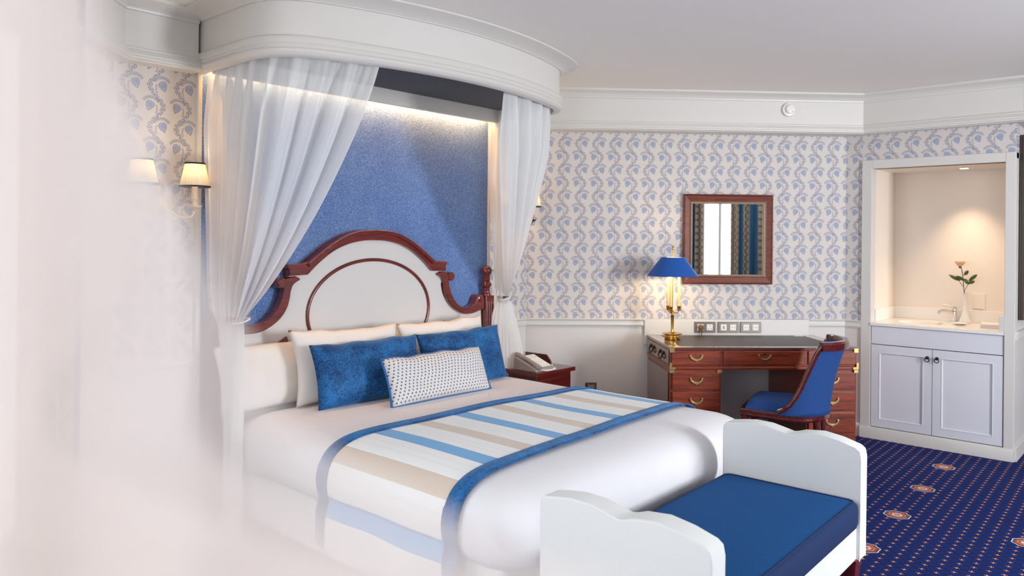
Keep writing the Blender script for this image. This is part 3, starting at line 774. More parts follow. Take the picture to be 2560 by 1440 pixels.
MB().tube(bez([(-.04, -.10, .012), (-.02, -.135, .012), (.05, -.14, .012), (.095, -.12, .012), (.09, -.10, .012)], 6), .006, 8).build('cord', 'plastic_white', ph, smooth=60)
np_ = thing('notepad', 'white notepad lying beside the telephone', 'notepad', (4.325, 3.56, .585), R(40))
MB().box(-.045, .045, -.07, .07, 0, .006).build('paper_block', 'paper', np_)
pen = thing('pen', 'black pen lying on the white notepad', 'pen', (4.325, 3.56, .5955), R(30))
MB().lathe([(.001, -.065), (.004, -.055), (.0045, .05), (.003, .065)], 10, (0, 0, 0), 'y').build('barrel', 'dark_slot', pen, smooth=40)
MB().box(-.001, .001, .02, .055, .004, .0065).build('clip', 'chrome', pen)

# ================================================================== DESK
desk = thing('writing_desk', 'mahogany pedestal desk with leather top and brass fittings', 'desk', DW(0, 0, 0), RD)
T0, T1, CF, CB = 1.37, 2.69, 5.165, 5.868
fr = MB()
for a in ((T0, T1, CF, CF + .055), (T0, T1, CB - .045, CB), (T0, T0 + .10, CF + .055, CB - .045), (T1 - .10, T1, CF + .055, CB - .045)): fr.box(a[0], a[1], a[2], a[3], .757, .777)
fr.build('desktop_frame', 'mahogany_side', desk, bevel=.003)
MB().box(T0 + .10, T1 - .10, CF + .055, CB - .045, .757, .7775).build('leather_inset', 'leather', desk)
F = CF + .012
MB().box(T0 + .006, T1 - .006, F, CB - .01, .645, .757).build('frieze_case', 'mahogany_desk', desk, bevel=.003)
MB().box(T0 + .002, T1 - .002, F - .008, CB - .01, .622, .645).build('waist_molding', 'mahogany_desk', desk, bevel=.006)
def bail(parent, x, z, sc=.82, mt_='brass_pale', y=None):
    y = F - .014 if y is None else y
    pts = []
    out = []; inn_ = []
    for i in range(13):
        a = PI + PI*i/12; out.append((x + .058*sc*math.cos(a), z + .014*sc + .048*sc*math.sin(a))); inn_.append((x + .042*sc*math.cos(a), z + .014*sc + .029*sc*math.sin(a)))
    out[6] = (x, z + .014*sc - .056*sc)
    poly = [(x - .058*sc, z + .022*sc)] + out + [(x + .058*sc, z + .022*sc), (x + .042*sc, z + .022*sc)] + inn_[::-1] + [(x - .042*sc, z + .022*sc)]
    MB().prism(poly, y - .008, y).build('bail_handle', mt_, parent, bevel=.002)
def drawer(x0, x1, z0, z1, hx=None):
    d = MB().box(x0, x1, F - .012, F + .002, z0, z1).build('drawer', 'mahogany_desk', desk, bevel=.004)
    bail(d, (x0 + x1)/2 if hx is None else hx, (z0 + z1)/2 + .006)
    MB().lathe([(.006, -.003), (.007, 0)], 12, ((x0 + x1)/2, F - .012, z1 - .022), 'y').build('keyhole', 'brass', d, smooth=40)
drawer(1.384, 1.719, .657, .752); drawer(1.742, 2.313, .657, .752); drawer(2.337, 2.674, .657, .752)
for (a, b) in ((T0 + .006, 1.73), (2.33, T1 - .006)):
    MB().box(a, b, F + .002, CB - .02, .10, .622).build('pedestal', 'mahogany_desk', desk, bevel=.003)
    MB().box(a - .004, b + .004, F - .008, CB - .02, 0, .10).build('plinth', 'mahogany_desk', desk, bevel=.005)
    for z0, z1 in ((.488, .606), (.345, .470), (.185, .328)): drawer(a + .012, b - .012, z0, z1)
for (x, z0, z1) in ((T0, .74, .772), (T1 - .03, .74, .772), (T0, .600, .622), (T1 - .03, .600, .622), (1.70, .600, .622), (2.33, .600, .622)):
    MB().box(x - .001, x + .031, F - .014, F - .004, z0, z1).build('brass_corner', 'brass_pale', desk, bevel=.002)
for x, sx in ((T0, 1), (T1, -1)):
    MB().prism([(x - sx*.001, .626), (x + sx*.038, .626), (x + sx*.038, .642), (x + sx*.014, .642), (x + sx*.014, .672), (x - sx*.001, .672)], F - .016, F - .006).build('brass_corner', 'brass_pale', desk)
# side: dark sheen panels with two drop handles
MB().box(T0 + .000, T0 + .006, F + .03, CB - .04, .655, .750).build('side_panel', 'mahogany_side', desk, bevel=.002)
MB().box(T0 + .000, T0 + .006, F + .04, CB - .05, .14, .60).build('side_panel', 'mahogany_side', desk, bevel=.002)
for cy in (CF + .22, CF + .50):
    h_ = MB()
    h_.lathe([(.010, -.008), (.016, 0)], 12, (T0, cy - .045, .715), 'x'); h_.lathe([(.010, -.008), (.016, 0)], 12, (T0, cy + .045, .715), 'x')
    h_.tube(bez([(T0 - .008, cy - .045, .715), (T0 - .014, cy - .045, .690), (T0 - .016, cy - .02, .672), (T0 - .016, cy, .668), (T0 - .016, cy + .02, .672), (T0 - .014, cy + .045, .690), (T0 - .008, cy + .045, .715)], 5), .005, 8)
    h_.build('drop_handle', 'bronze', desk, smooth=50)

# lamp
lamp = thing('desk_lamp', 'brass candlestick desk lamp with blue tole shade', 'table lamp', DW(1.50, 5.60, .777), RD)
MB().lathe([(.055, 0), (.058, .004), (.058, .010), (.050, .012), (.050, .030), (.060, .033), (.073, .040), (.073, .045), (.050, .047), (.022, .050), (.012, .058), (.010, .070)], 32).build('base', 'brass', lamp, smooth=35)
for i in range(24):
    a = 2*PI*i/24; MB().lathe([(.003, .012), (.004, .022), (.003, .031)], 6, (.052*math.cos(a), .052*math.sin(a), 0)).build('gadroon', 'brass', lamp, smooth=60)
MB().lathe([(.010, .065), (.009, .075), (.013, .160), (.016, .172), (.010, .178), (.010, .186), (.020, .190), (.010, .196), (.006, .210), (.0035, .215), (.0035, .640), (.006, .642), (.003, .650), (.007, .660), (.009, .672), (.006, .684), (.001, .690)], 16).build('stem', 'brass', lamp, smooth=35)
for k in range(3):
    a = PI*.5 + 2*PI*k/3 + .5; x, y = .048*math.cos(a), .048*math.sin(a)
    MB().tube(bez([(0, 0, .200), (x*.4, y*.4, .196), (x*.8, y*.8, .198), (x, y, .214)], 5), .004, 8).build('arm', 'brass', lamp, smooth=60)
    MB().lathe([(.006, .210), (.016, .214), (.019, .218), (.010, .222), (.014, .232), (.015, .244), (.011, .246)], 14, (x, y, 0)).build('candle_cup', 'brass', lamp, smooth=40)
    MB().lathe([(.0105, .244), (.009, .455), (.006, .460)], 12, (x, y, 0)).build('candle_sleeve', 'candle', lamp, smooth=40)
    MB().lathe([(.003, .460), (.011, .470), (.011, .485), (.003, .510)], 10, (x, y, 0)).build('bulb', 'bulb', lamp, smooth=60)
sv = []; n = 48
for rad, z in ((.188, .468), (.086, .606), (.084, .606), (.186, .467)):
    for i in range(n): a = 2*PI*i/n; sv.append((rad*math.cos(a), rad*math.sin(a), z))
sf = [(k*n + i, k*n + (i + 1) % n, ((k + 1) % 4)*n + (i + 1) % n, ((k + 1) % 4)*n + i) for k in range(4) for i in range(n)]
sh = MB().add(sv, sf).build('shade', 'lamp_blue', lamp, smooth=40)
si_ = MB().lathe([(.183, .469), (.083, .604)], n); si_.f = si_.f[:-2]; si_.build('shade_lining', 'plastic_white', sh, smooth=40)
sp_ = MB()
for k in range(3): a = 2*PI*k/3; sp_.tube([(0, 0, .600), (.084*math.cos(a), .084*math.sin(a), .603)], .002, 6)
sp_.build('spider', 'brass', sh)
l = bpy.data.lights.new('lamp_light', 'POINT'); l.energy = 3.6; l.color = (1, .74, .44); l.shadow_soft_size = .03
lo_ = bpy.data.objects.new('lamp_light', l); C.objects.link(lo_); lo_.parent = lamp; lo_.location = (0, 0, .53)

card = thing('note_card', 'small white card lying on the right of the desk top', 'card', DW(2.545, 5.80, .7775), RD)
MB().box(-.035, .035, -.012, .012, 0, .002).build('card', 'paper', card)
# mirror
mir = thing('wall_mirror', 'square mahogany framed mirror above the desk', 'mirror', DW(2.0075, 5.90, 0), RD)
def rect_frame(w_, z0, z1, prof, name, mtl, parent):
    # profile: (inset from the outer edge, y); rectangular mitred ring
    v = []; k = len(prof)
    for ix, iz in ((-1, 0), (1, 0), (1, 1), (-1, 1)):
        for d, y in prof: v.append((ix*(w_/2 - d), y, (z0 + d) if iz == 0 else (z1 - d)))
    f = []
    for i in range(4):
        for j in range(k): f.append((i*k + j, i*k + (j + 1) % k, ((i + 1) % 4)*k + (j + 1) % k, ((i + 1) % 4)*k + j))
    return MB().add(v, f).build(name, mtl, parent)
rect_frame(.709, 1.171, 1.870, [(0, 0), (0, -.030), (.008, -.036), (.014, -.030), (.050, -.020), (.062, -.022), (.062, 0)], 'frame', 'mirror_wood', mir)
rect_frame(.709 - .122, 1.232, 1.809, [(0, -.004), (0, -.022), (.010, -.024), (.013, -.016), (.013, -.004)], 'beaded_edge', 'rope', mir)
MB().box(-.290, .290, -.010, -.004, 1.238, 1.803).build('glass', 'mirror', mir)

# sockets
def gang(t0, kinds, label):
    r = thing('wall_socket', label, 'socket', DW(t0, 5.872, .793), RD, 'double sockets above the desk')
    MB().box(0, .166, -.009, 0, 0, .084).build('plate', 'steel_brushed', r, bevel=.003)
    for i, k in enumerate(kinds):
        x = .022 + i*.074
        ins = MB().box(x, x + .048, -.012, -.008, .018, .066).build('insert', 'plastic_white', r, bevel=.002)
        sl_ = MB()
        if k == 'uk':
            for dx, dz, w2, h2 in ((.024, .052, .003, .007), (.013, .032, .006, .003), (.035, .032, .006, .003)): sl_.box(x + dx - w2/1.5, x + dx + w2/1.5, -.0125, -.0115, dz - h2/1.5, dz + h2/1.5)
        elif k == 'usb':
            for dz in (.036, .047): sl_.box(x + .016, x + .032, -.0125, -.0115, dz - .003, dz + .003)
        else:
            for dx in (.014, .034): sl_.lathe([(.003, -.0125), (.003, -.0115)], 10, (x + dx, 0, .042), 'y')
            sl_.lathe([(.002, -.0125), (.002, -.0115)], 8, (x + .024, 0, .05), 'y')
        if k != 'plug': sl_.build('slots', 'dark_slot', ins)
    return r
gang(1.745, ('plug', 'uk'), 'double socket with a brown plug in it')
gang(1.929, ('usb', 'eu'), 'middle double socket with two small slots, above the desk')
gang(2.107, ('eu', 'eu'), 'rightmost double socket above the desk')
pg = thing('power_plug', 'brown power plug in the left socket, cord falling behind desk', 'plug', DW(1.745 + .046, 5.860, .793 + .042), RD)
MB().lathe([(.016, 0), (.022, -.004), (.022, -.016), (.012, -.024), (.004, -.025)], 18, (0, 0, 0), 'y').build('plug_body', 'plug_brown', pg, smooth=35)
MB().tube(bez([(0, -.020, 0), (.004, -.026, -.02), (.006, -.010, -.045), (.006, -.006, -.075)], 6), .004, 8).build('cord', 'plug_brown', pg, smooth=60)
ls_ = thing('wall_socket', 'low steel socket plate near the floor beside the bed', 'socket', DW(0.900, 5.90, .318), RD)
MB().box(0, .088, -.009, 0, 0, .084).build('plate', 'steel_brushed', ls_, bevel=.003)
MB().box(.018, .070, -.012, -.008, .018, .066).build('insert', 'plastic_grey', ls_, bevel=.002)
# round detector on the frieze
dt = thing('smoke_detector', 'small round white detector on the frieze above the desk', 'detector', DW(2.43, FC, 2.518), RD)
MB().lathe([(.050, 0), (.052, -.012), (.048, -.020), (.044, -.021)], 32, (0, 0, 0), 'y').build('base_ring', 'plastic_white', dt, smooth=35)
MB().lathe([(.036, -.020), (.036, -.034), (.030, -.040), (.010, -.042)], 28, (.006, 0, .002), 'y').build('cap', 'plastic_white', dt, smooth=35)
MB().lathe([(.003, -.0425), (.003, -.041)], 8, (.018, 0, -.02), 'y').build('indicator', 'dark_slot', dt)

# ================================================================== DESK CHAIR (tub back, facing the desk at an angle)
chang = math.atan2(.235, -.40)                   # facing in (t, c)
ch = thing('desk_chair', 'mahogany tub chair with curved blue fabric back at the desk', 'chair', DW(2.085, 4.915, 0), RD + chang + PI/2)
# local: front = -y, back = +y
def plan(a, k=1.0):      # a = 0 back centre, +-pi/2 sides
    return (.235*k*(math.sin(a) if abs(a) <= PI/2 else math.copysign(1 - .10*(abs(a) - PI/2), a)), .03 + .215*k*math.cos(a) if abs(a) <= PI/2 else .03 - (abs(a) - PI/2)*.22)
CT = ((0, .868), (60, .868), (63, .86), (65, .83), (67, .77), (69.5, .70), (74, .60), (79, .54), (86, .485), (95, .45), (104, .432))
def chz(a):
    q = math.degrees(abs(a))
    for (a0, z0), (a1, z1) in zip(CT, CT[1:]):
        if q <= a1: return z0 + (z1 - z0)*(q - a0)/(a1 - a0)
    return .432
def back_pt(a, z, off=0):
    x, y = plan(a, 1); k = max(0, (z - .43)/.45)
    n_ = Vector((math.sin(a), math.cos(a) if abs(a) < PI/2 else 0))
    n_ = n_.normalized() if n_.length > 0 else n_
    return (x + n_.x*off + n_.x*.03*k*k, y + n_.y*off + .10*k**1.6, z)
AM = R(103.5); SM = R(146)
def backgrid(off): return lambda a, b: back_pt(-AM + 2*AM*a, .415 + (chz(-AM + 2*AM*a) - .415)*b, off)
MB().grid(backgrid(.004), 150, 14).build('back_upholstery', 'chair_blue', ch, smooth=60, solid=.022)
rim = [back_pt(-AM + 2*AM*i/120, chz(-AM + 2*AM*i/120), .006) for i in range(121)]
MB().tube(rim, [.017]*121, 10).build('back_rail', 'mahogany_chair', ch, smooth=60)
crest = [back_pt(R(-64) + R(128)*i/30, .875, .004) for i in range(31)]
cv = MB(); vv = []
for p in crest:
    for dx, dz in ((.020, -.04), (.026, .0), (.016, .014), (-.014, .014), (-.020, .0), (-.014, -.04)):
        d = Vector((p[0], p[1] - .03)).normalized(); vv.append((p[0] + d.x*dx, p[1] + d.y*dx, p[2] + dz))
cv.add(vv, [(i*6 + j, i*6 + (j + 1) % 6, (i + 1)*6 + (j + 1) % 6, (i + 1)*6 + j) for i in range(30) for j in range(6)] + [tuple(range(6)), tuple(180 + j for j in range(6))]).build('crest_rail', 'mahogany_chair', ch, smooth=40)
seatp = [plan(-SM + 2*SM*i/40) for i in range(41)]
fy = -.255
seat_pl = seatp + [(.20, fy), (.08, fy - .012), (-.08, fy - .012), (-.20, fy)]
MB().prism([(x*1.04, y*1.03) for x, y in seat_pl], .375, .425, 'xy').build('seat_rail', 'mahogany_chair', ch, smooth=35, bevel=.008)
MB().prism([(x*1.06, y*1.05) for x, y in seat_pl], .386, .396, 'xy').build('rail_bead', 'mahogany_chair', ch, smooth=35, bevel=.003)
def seat_dome(a, b):
    r_ = b; i = a*len(seat_pl); i0 = int(i) % len(seat_pl); x, y = seat_pl[i0]
    return (x*.93*r_, (y + .02)*.93*r_ - .02, .42 + .072*(1 - r_**6)**.5)
MB().grid(seat_dome, len(seat_pl), 10).build('seat', 'chair_blue', ch, smooth=60)
for sx in (-1, 1):
    MB().tube(bez([(sx*.195, -.235, .385), (sx*.195, -.245, .25), (sx*.190, -.245, .10), (sx*.190, -.25, 0)], 5), [.022]*6 + [.018]*5 + [.014]*5, 10).build('leg', 'mahogany_chair', ch, smooth=50)
    MB().tube(bez([(sx*.165, .195, .385), (sx*.165, .205, .25), (sx*.165, .235, .10), (sx*.170, .285, 0)], 5), [.022]*6 + [.018]*5 + [.014]*5, 10).build('leg', 'mahogany_chair', ch, smooth=50)

# ================================================================== BENCH at the foot of the bed
bn = thing('bench', 'white upholstered bench with blue seat at the foot of bed', 'bench', (2.705, 1.335, 0), R(1.5))
BL, BD = .735, .305            # half length, half depth
def armprof():
    pts = [(-BD, .17), (-BD - .002, .60), (-BD + .004, .628), (-BD + .02, .640), (-BD + .09, .660), (-BD + .17, .672), (-BD + .25, .664), (-.02, .652), (.0, .648), (.03, .655), (.10, .670), (.18, .672), (.24, .664), (BD - .012, .655), (BD, .640), (BD + .002, .60), (BD, .17)]
    return pts
for s in (-1, 1):
    x0, x1 = (BL - .085, BL) if s > 0 else (-BL, -BL + .085)
    a = MB().prism(armprof(), x0, x1, 'yz').build('arm', 'upholstery', bn, smooth=35, bevel=.006)
    for xx in (x0 + .003, x1 - .003):
        MB().tube([(xx, y*.994, z - .002) for y, z in armprof()], .003, 6).build('piping', 'upholstery', a, smooth=60)
MB().box(-BL + .08, BL - .08, -BD + .012, BD - .012, .17, .315).build('seat_base', 'upholstery', bn, bevel=.012)
mb = MB(); rings = []
for o, z in ((-.28, .432), (-.15, .431), (-.06, .428), (-.02, .424), (-.004, .416), (0, .40), (0, .34), (-.006, .322), (-.02, .318)):
    rings.append([(x, y, z) for x, y in rring(-BL + .088 - o, BL - .088 + o, -BD - .006 - o, BD - .01 + o, max(.05 + o, .01), 6, 10)])
n = len(rings[0]); v = [p for r_ in rings for p in r_]
top_f = [tuple(range(n))] + [(j*n + i, j*n + (i + 1) % n, (j + 1)*n + (i + 1) % n, (j + 1)*n + i) for j in range(3) for i in range(n)]
side_f = [(j*n + i, j*n + (i + 1) % n, (j + 1)*n + (i + 1) % n, (j + 1)*n + i) for j in range(3, len(rings) - 1) for i in range(n)]
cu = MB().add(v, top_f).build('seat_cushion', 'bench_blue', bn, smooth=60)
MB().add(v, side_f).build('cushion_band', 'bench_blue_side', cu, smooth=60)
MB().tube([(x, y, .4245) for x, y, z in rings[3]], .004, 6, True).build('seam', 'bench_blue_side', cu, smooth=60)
for sx in (-1, 1):
    for sy in (-1, 1):
        cx, cy = sx*(BL - .06), sy*(BD - .05)
        MB().add([(cx + a*w2, cy + b*w2, z) for z, w2 in ((0, .024), (.172, .042)) for a, b in ((-1, -1), (1, -1), (1, 1), (-1, 1))], [(0, 1, 2, 3), (4, 5, 6, 7), (0, 1, 5, 4), (1, 2, 6, 5), (2, 3, 7, 6), (3, 0, 4, 7)]).build('leg', 'mahogany_bed', bn, bevel=.003)

# ================================================================== WASHBASIN NICHE
# local frame: x = along -Y from VY1 (left) to right, y = +X into the wall
van = thing('vanity_unit', 'white washbasin cabinet with two panelled doors in a lit niche', 'vanity', (6.25, VY1, 0), RV)
VW = VY1 - VY0
L0, L1 = .073, VW - .064       # opening
fr = MB().box(0, L0, 0, .10, 0, 2.142).box(L1, VW, 0, .10, 0, 2.142).box(L0, L1, 0, .10, 2.076, 2.142).box(L0, L1, .0, .10, 0, .088)
fr.build('surround_frame', 'trim_paint', van, bevel=.003)
MB().sweep([(-.0, .0), (VW, 0)], [(-.01, 0), (.012, 0), (.012, .07), (.004, .085), (-.01, .085)]).build('plinth', 'trim_paint', van, smooth=30)
MB().box(L0 - .01, L0, .10, .62, 0, 2.10).build('niche_side', 'tile_cream', van)
MB().box(L1, L1 + .01, .10, .62, 0, 2.10).build('niche_side', 'tile_cream', van)
MB().box(L0 - .01, L1 + .01, .60, .62, 0, 2.10).build('niche_back', 'tile_cream', van)
MB().box(L0 - .01, L1 + .01, .05, .62, 2.076, 2.10).build('niche_top', 'tile_cream', van)
ct = MB()
bx_, by_, brx, bry = .39, .30, .20, .145
N = 40
ovo = [(bx_ + brx*math.cos(2*PI*i/N), by_ + bry*math.sin(2*PI*i/N)) for i in range(N)]
sqo = []
for i in range(N):
    a = 2*PI*i/N; dx, dy = math.cos(a), math.sin(a)
    k = min((L1 - bx_)/dx if dx > 1e-6 else (L0 - bx_)/dx if dx < -1e-6 else 9, (.60 - by_)/dy if dy > 1e-6 else (-.008 - by_)/dy if dy < -1e-6 else 9)
    sqo.append((bx_ + dx*k, by_ + dy*k))
v = [(x, y, .889) for x, y in sqo] + [(x, y, .889) for x, y in ovo] + [(bx_ + (x - bx_)*.96, by_ + (y - by_)*.96, .878) for x, y in ovo] + [(bx_ + (x - bx_)*.55, by_ + (y - by_)*.55, .78) for x, y in ovo]
f = [(k*N + i, k*N + (i + 1) % N, (k + 1)*N + (i + 1) % N, (k + 1)*N + i) for k in range(3) for i in range(N)] + [tuple(3*N + i for i in range(N))]
ct.add(v, f); ct.box(L0, L1, -.008, .012, .868, .8895)
ct.build('basin_top', 'stone_white', van, smooth=30)
MB().box(L0, L1, .585, .60, .889, .985).build('backsplash', 'stone_white', van, bevel=.003)
MB().box(L0, L0 + .012, .10, .585, .889, .985).build('backsplash', 'stone_white', van, bevel=.003)
MB().box(L1 - .03, L1, -.004, .10, .868, 1.00).build('frame_step', 'trim_paint', van, bevel=.002)
MB().box(L0 + .004, L1 - .004, .008, .03, .727, .864).build('drawer_panel', 'cabinet_paint', van, bevel=.003)
mid_ = VY1 - 1.453
for x0, x1, kx in ((L0 + .005, mid_ - .002, mid_ - .032), (mid_ + .002, L1 - .005, mid_ + .032)):
    d = MB().box(x0, x1, .014, .034, .094, .722).build('door', 'cabinet_paint', van)
    rect = [(x0, x1, .008, .094, .15), (x0, x1, .008, .666, .722), (x0, x0 + .056, .008, .15, .666), (x1 - .056, x1, .008, .15, .666)]
    st = MB()
    for q in rect: st.box(q[0], q[1], .006, .016, q[3], q[4])
    st.build('door_stiles', 'cabinet_paint', d)
    v = []
    for dd, yy in ((.056, .006), (.064, .0138), (.072, .0138)):
        pass
    rp = MB()
    a0, a1, b0, b1 = x0 + .056, x1 - .056, .15, .666
    vv = []
    for dd, yy in ((0, .005), (.006, .004), (.012, .012), (.0, .014)):
        vv += [(a0 + dd, yy, b0 + dd), (a1 - dd, yy, b0 + dd), (a1 - dd, yy, b1 - dd), (a0 + dd, yy, b1 - dd)]
    rp.add(vv, [(k*4 + i, k*4 + (i + 1) % 4, ((k + 1) % 4)*4 + (i + 1) % 4, ((k + 1) % 4)*4 + i) for k in range(4) for i in range(4)]).build('panel_molding', 'cabinet_paint', d)
    kn = MB().lathe([(.012, 0), (.012, -.006), (.006, -.010), (.010, -.018), (.008, -.024), (.002, -.026)], 14, (kx, .006, .660), 'y')
    kn.tube([(kx + .015*math.sin(2*PI*i/20), -.014, .650 - .004 + .015*math.cos(2*PI*i/20)) for i in range(20)], .003, 6, True)
    kn.build('ring_knob', 'black_iron', d, smooth=45)
dl = thing('downlight', 'small recessed spotlight in the niche ceiling', 'ceiling light', (6.62, 1.33, 2.076))
MB().lathe([(.030, -.001), (.045, -.004), (.047, 0), (.030, 0)], 24).build('trim_ring', 'chrome', dl, smooth=30)
MB().lathe([(.028, -.0025), (.028, -.0015)], 20).build('lamp_face', 'bulb_white', dl)
l = bpy.data.lights.new('downlight_beam', 'SPOT'); l.energy = 28; l.color = (1, .72, .47); l.spot_size = R(84); l.spot_blend = .9; l.shadow_soft_size = .03
lo_ = bpy.data.objects.new('downlight_beam', l); C.objects.link(lo_); lo_.parent = dl; lo_.location = (0, 0, -.012)
# faucet
fc = thing('faucet', 'chrome basin tap with white porcelain lever', 'faucet', (6.74, 1.412, .889), R(0))
fa = math.atan2(.62, -.55)       # spout direction
ux, uy = math.cos(fa), math.sin(fa)
MB().lathe([(.026, 0), (.026, .006), (.018, .010), (.016, .05), (.020, .07), (.018, .085)], 20).build('body', 'chrome', fc, smooth=40)
MB().tube(bez([(0, 0, .055), (ux*.03, uy*.03, .080), (ux*.075, uy*.075, .092), (ux*.115, uy*.115, .088), (ux*.128, uy*.128, .068)], 6), [.015 - .0002*i for i in range(25)], 12).build('spout', 'chrome', fc, smooth=60)
MB().lathe([(.004, .083), (.018, .090), (.022, .104), (.018, .118), (.008, .126), (.002, .130)], 18).build('handle_ball', 'chrome', fc, smooth=50)
MB().tube([(ux*.01, uy*.01, .120), (ux*.05, uy*.05, .132), (ux*.095, uy*.095, .140)], [.005, .008, .010], 10).build('lever', 'porcelain', fc, smooth=50)
# vase with rose
vs_ = thing('bud_vase', 'slim white bud vase on the basin top', 'vase', (6.72, 1.338, .889))
MB().lathe([(.040, 0), (.043, .006), (.036, .025), (.024, .06), (.018, .10), (.0165, .15), (.018, .20), (.0205, .232), (.017, .232), (.014, .20), (.013, .12)], 28).build('body', 'porcelain', vs_, smooth=50)
rs = thing('rose', 'single peach rose with green leaves in the white vase', 'flower', (6.72, 1.338, .90))
def im(px_, py_):                 # photo pixel -> local offset on the rose's vertical plane facing the room
    d = fwd + rr*((px_ - 1280)/FPX) - uu*((py_ - CYPX)/FPX); k = 6.72/d.x; return (0, d.y*k - 1.338, 1.5 + d.z*k - .90)
stem = bez([(0, 0, .04), im(2411, 738), im(2409, 715), im(2407, 690), im(2403, 668)], 5)
MB().tube(stem, .0028, 8).build('stem', 'stem', rs, smooth=60)
fx, fyy, fz_ = im(2400, 660)
def petal(a0, rad, h0, w_, open_, name='petal'):
    g = MB()
    def q(a, b):
        an = a0 + (a - .5)*w_; r_ = rad*(.15 + .85*math.sin(PI*(.06 + .60*b)))*(1 + open_*max(0, b - .6)); z = h0*b - .006*abs(a - .5)*2*b
        return (fx + r_*math.cos(an), fyy + r_*math.sin(an), fz_ - .018 + z)
    g.grid(q, 8, 8).build(name, 'petal', rs, smooth=70, solid=.0015)
for i in range(5): petal(i*2*PI/5, .032, .044, 1.9, .35)
for i in range(4): petal(i*PI/2 + .4, .024, .048, 1.9, .1)
for i in range(3): petal(i*2*PI/3, .014, .050, 2.2, -.2)
MB().lathe([(.003, -.035), (.010, -.022), (.012, -.012), (.004, -.006)], 12, (fx, fyy, fz_)).build('calyx', 'leaf', rs, smooth=60)
def leaf_(base, tip, w_):
    B, T_ = Vector(base), Vector(tip); d = T_ - B; sd = d.cross(Vector((1, 0, 0))).normalized()
    g = MB(); g.grid(lambda a, b: tuple(B + d*a + sd*(b - .5)*w_*math.sin(PI*min(1, a*.96 + .02))**.8 + Vector((-.012*(1 - (2*b - 1)**2)*math.sin(PI*a) - .015*a, 0, 0))), 10, 6)
    return g
for bs_, tp in (((2400, 702), (2374, 687)), ((2410, 701), (2392, 690)), ((2422, 702), (2444, 686)), ((2410, 697), (2424, 711)), ((2420, 708), (2438, 703)), ((2411, 688), (2422, 676))):
    leaf_(im(*bs_), im(*tp), .026).build('leaf', 'leaf', rs, smooth=60, solid=.001)
for a_, b_ in (((2409, 718), (2398, 703)), ((2411, 728), (2421, 709)), ((2406, 688), (2411, 688))):
    MB().tube([im(*a_), im(*b_)], .0018, 6).build('twig', 'stem', rs)
tw = thing('hand_towel', 'folded white hand towel on the right of the basin top', 'towel', (6.58, 1.13, .8895), R(8))
for k in range(3): MB().box(-.11 + k*.004, .11 - k*.004, -.075 + k*.003, .075, k*.009, k*.009 + .0085).build('fold', 'linen', tw, bevel=.004)
sdh = thing('soap_dish', 'small white soap dish in front of the vase', 'dish', (6.58, 1.35, .8895))
MB().lathe([(.030, 0), (.045, .006), (.058, .014), (.056, .015), (.042, .009), (.0, .006)], 28).build('dish', 'porcelain', sdh, smooth=50)
MB().lathe([(.020, .008), (.024, .013), (.020, .019), (.004, .021)], 20).build('soap', 'paper', sdh, smooth=50)
wp = thing('wall_plate', 'pale blank wall plate behind the vase in the niche', 'wall plate', (6.85, 1.27, 1.05), RV)
MB().box(-.045, .045, -.008, 0, -.07, .07).build('cover', 'tile_cream', wp, bevel=.006)
MB().box(-.035, .035, -.011, -.007, -.055, -.052).build('slot', 'plastic_grey', wp)

# corridor: tall dark frame on the side wall
mat('door_dark', lin(60, 46, 38), .25, coat=.4)
dr = thing('framed_panel', 'tall dark wooden framed panel at the right edge of the picture', 'panel', (6.38, VY0, 0))
MB().box(0, .60, -.012, 0, .97, 2.27).build('panel', 'door_dark', dr)
for a in ((0, .07, .97, 2.27), (.53, .60, .97, 2.27), (.07, .53, .97, 1.04), (.07, .53, 2.20, 2.27)): MB().box(a[0], a[1], -.03, -.012, a[2], a[3]).build('frame_bar', 'door_dark', dr, bevel=.004)

# ================================================================== WINDOW CURTAINS
def curtain(name, label, a, b, z0, z1, mats, nf, amp, inward):
    # a..b along the wall in plan; mats = list of (fraction end, material)
    r = thing(name, label, 'curtain', (a[0], a[1], 0))
    A, B = Vector(a), Vector(b); d = (B - A); L_ = d.length; d.normalize(); nn = Vector((d.y, -d.x))
    f0 = 0
    for f1, mt_ in mats:
        MB().grid(lambda u, v: ((d*(L_*(f0 + (f1 - f0)*u)) + nn*(inward + amp*math.sin(2*PI*nf*(f0 + (f1 - f0)*u) + .4*v))).to_tuple() + (z0 + (z1 - z0)*v,)), 40, 10,
                  lambda u, v: (L_*1.6*(f0 + (f1 - f0)*u), z0 + (z1 - z0)*v)).build('panel', mt_, r, smooth=70, solid=.004)
        f0 = f1
    return r
curtain('window_curtain', 'patterned curtain at the edge of the far left window', CH(.86), CH(.50), .02, 2.55, [(.72, 'curtain_print'), (1, 'curtain_blue')], 3, .03, .10)
curtain('window_curtain', 'blue and beige curtain left in the mirror reflection', (2.60, YF), (2.22, YF), .02, 2.5, [(.35, 'curtain_print'), (1, 'curtain_blue')], 4, .03, .10)
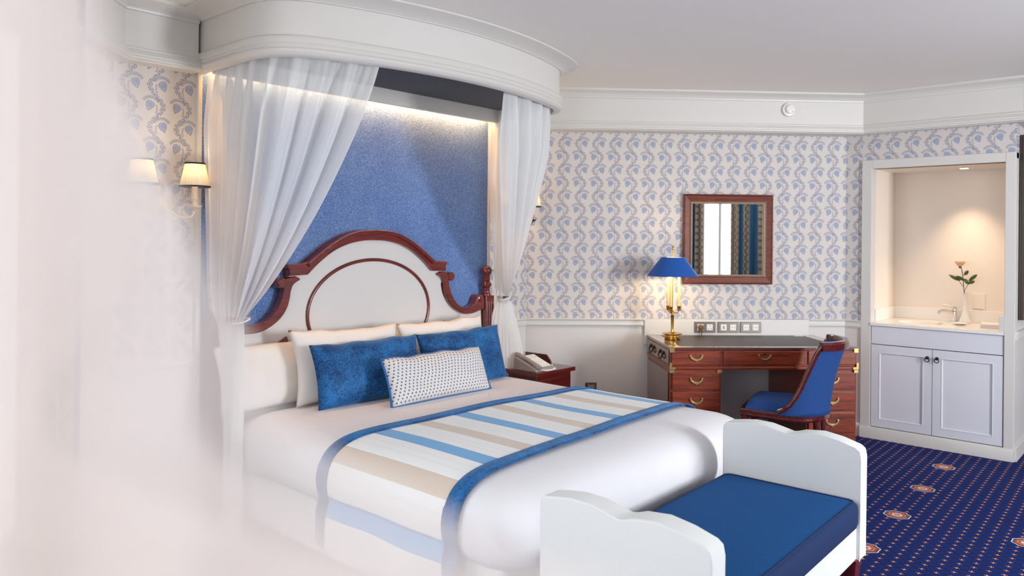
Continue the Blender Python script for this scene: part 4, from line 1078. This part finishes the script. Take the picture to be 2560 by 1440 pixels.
curtain('window_curtain', 'blue and beige curtain right in the mirror reflection', (3.62, YF), (3.06, YF), .02, 2.5, [(.22, 'curtain_print'), (.45, 'curtain_blue'), (.62, 'curtain_print'), (.78, 'curtain_blue'), (1, 'curtain_print')], 5, .03, .10)

# ================================================================== SHEER DRAPE NEAR THE CAMERA
nd = thing('sheer_curtain', 'blurred white sheer curtain hanging close to the camera at left', 'curtain', (0, 0, 0))
DN = .155                                   # distance in front of the camera
def nw(px_, py_, dist=DN):
    d = fwd + rr*((px_ - 1280)/FPX) - uu*((py_ - CYPX)/FPX); return Vector((0, 0, 1.5)) + d*dist
# leading edge of the drape as it falls from its ceiling rail to the carpet (picture-scale points on the drape's own plane)
edge_px = [(-900, -13000), (-420, -6000), (20, -2000), (150, -900), (215, -300), (262, 0), (305, 160), (400, 400), (520, 640), (610, 830), (690, 1000), (800, 1110), (960, 1195), (1130, 1285), (1330, 1375), (1600, 1460), (1790, 1640), (1900, 2200), (1900, 4000), (1850, 9000), (1800, 18700)]
ed = bez(edge_px, 8)
for k, (inset, dist) in enumerate(((0, DN), (1, DN + .016), (2, DN + .032), (3, DN + .048))):
    g = MB(); nE = len(ed) - 1; nU = 64
    def fn(a, b):
        i = min(int(b*nE + .5), nE); ex, ey = ed[i]
        q = max(0, min(1, (ey - 520)/620))
        ex -= inset*(40 + 250*q)*(1 + .25*math.sin(ey*.004 + k*2))
        x = ex + (-6000 - ex)*a; r_ = (x - 1280)/FPX*DN
        far = max(0, min(1, (abs(ey - 700) - 900)/3000))
        wv = .006*math.sin(r_*150 + k*1.7 + ey*.0008) + .004*math.sin(r_*330 + k)
        kk = 1 - far*(1 - DN/dist)
        return nw(1280 + (x - 1280)*kk, CYPX + (ey - CYPX)*kk, dist + wv*min(1, a*8)*(.2 + .8*far))
    g.grid(fn, nU, nE).build('cloth_layer', 'sheer_near', nd, smooth=80)
MB().tube([nw(-6100, -13150, DN + .02), nw(-700, -13150, DN + .02)], .009, 10).build('ceiling_rail', 'trim_paint', nd, smooth=50)
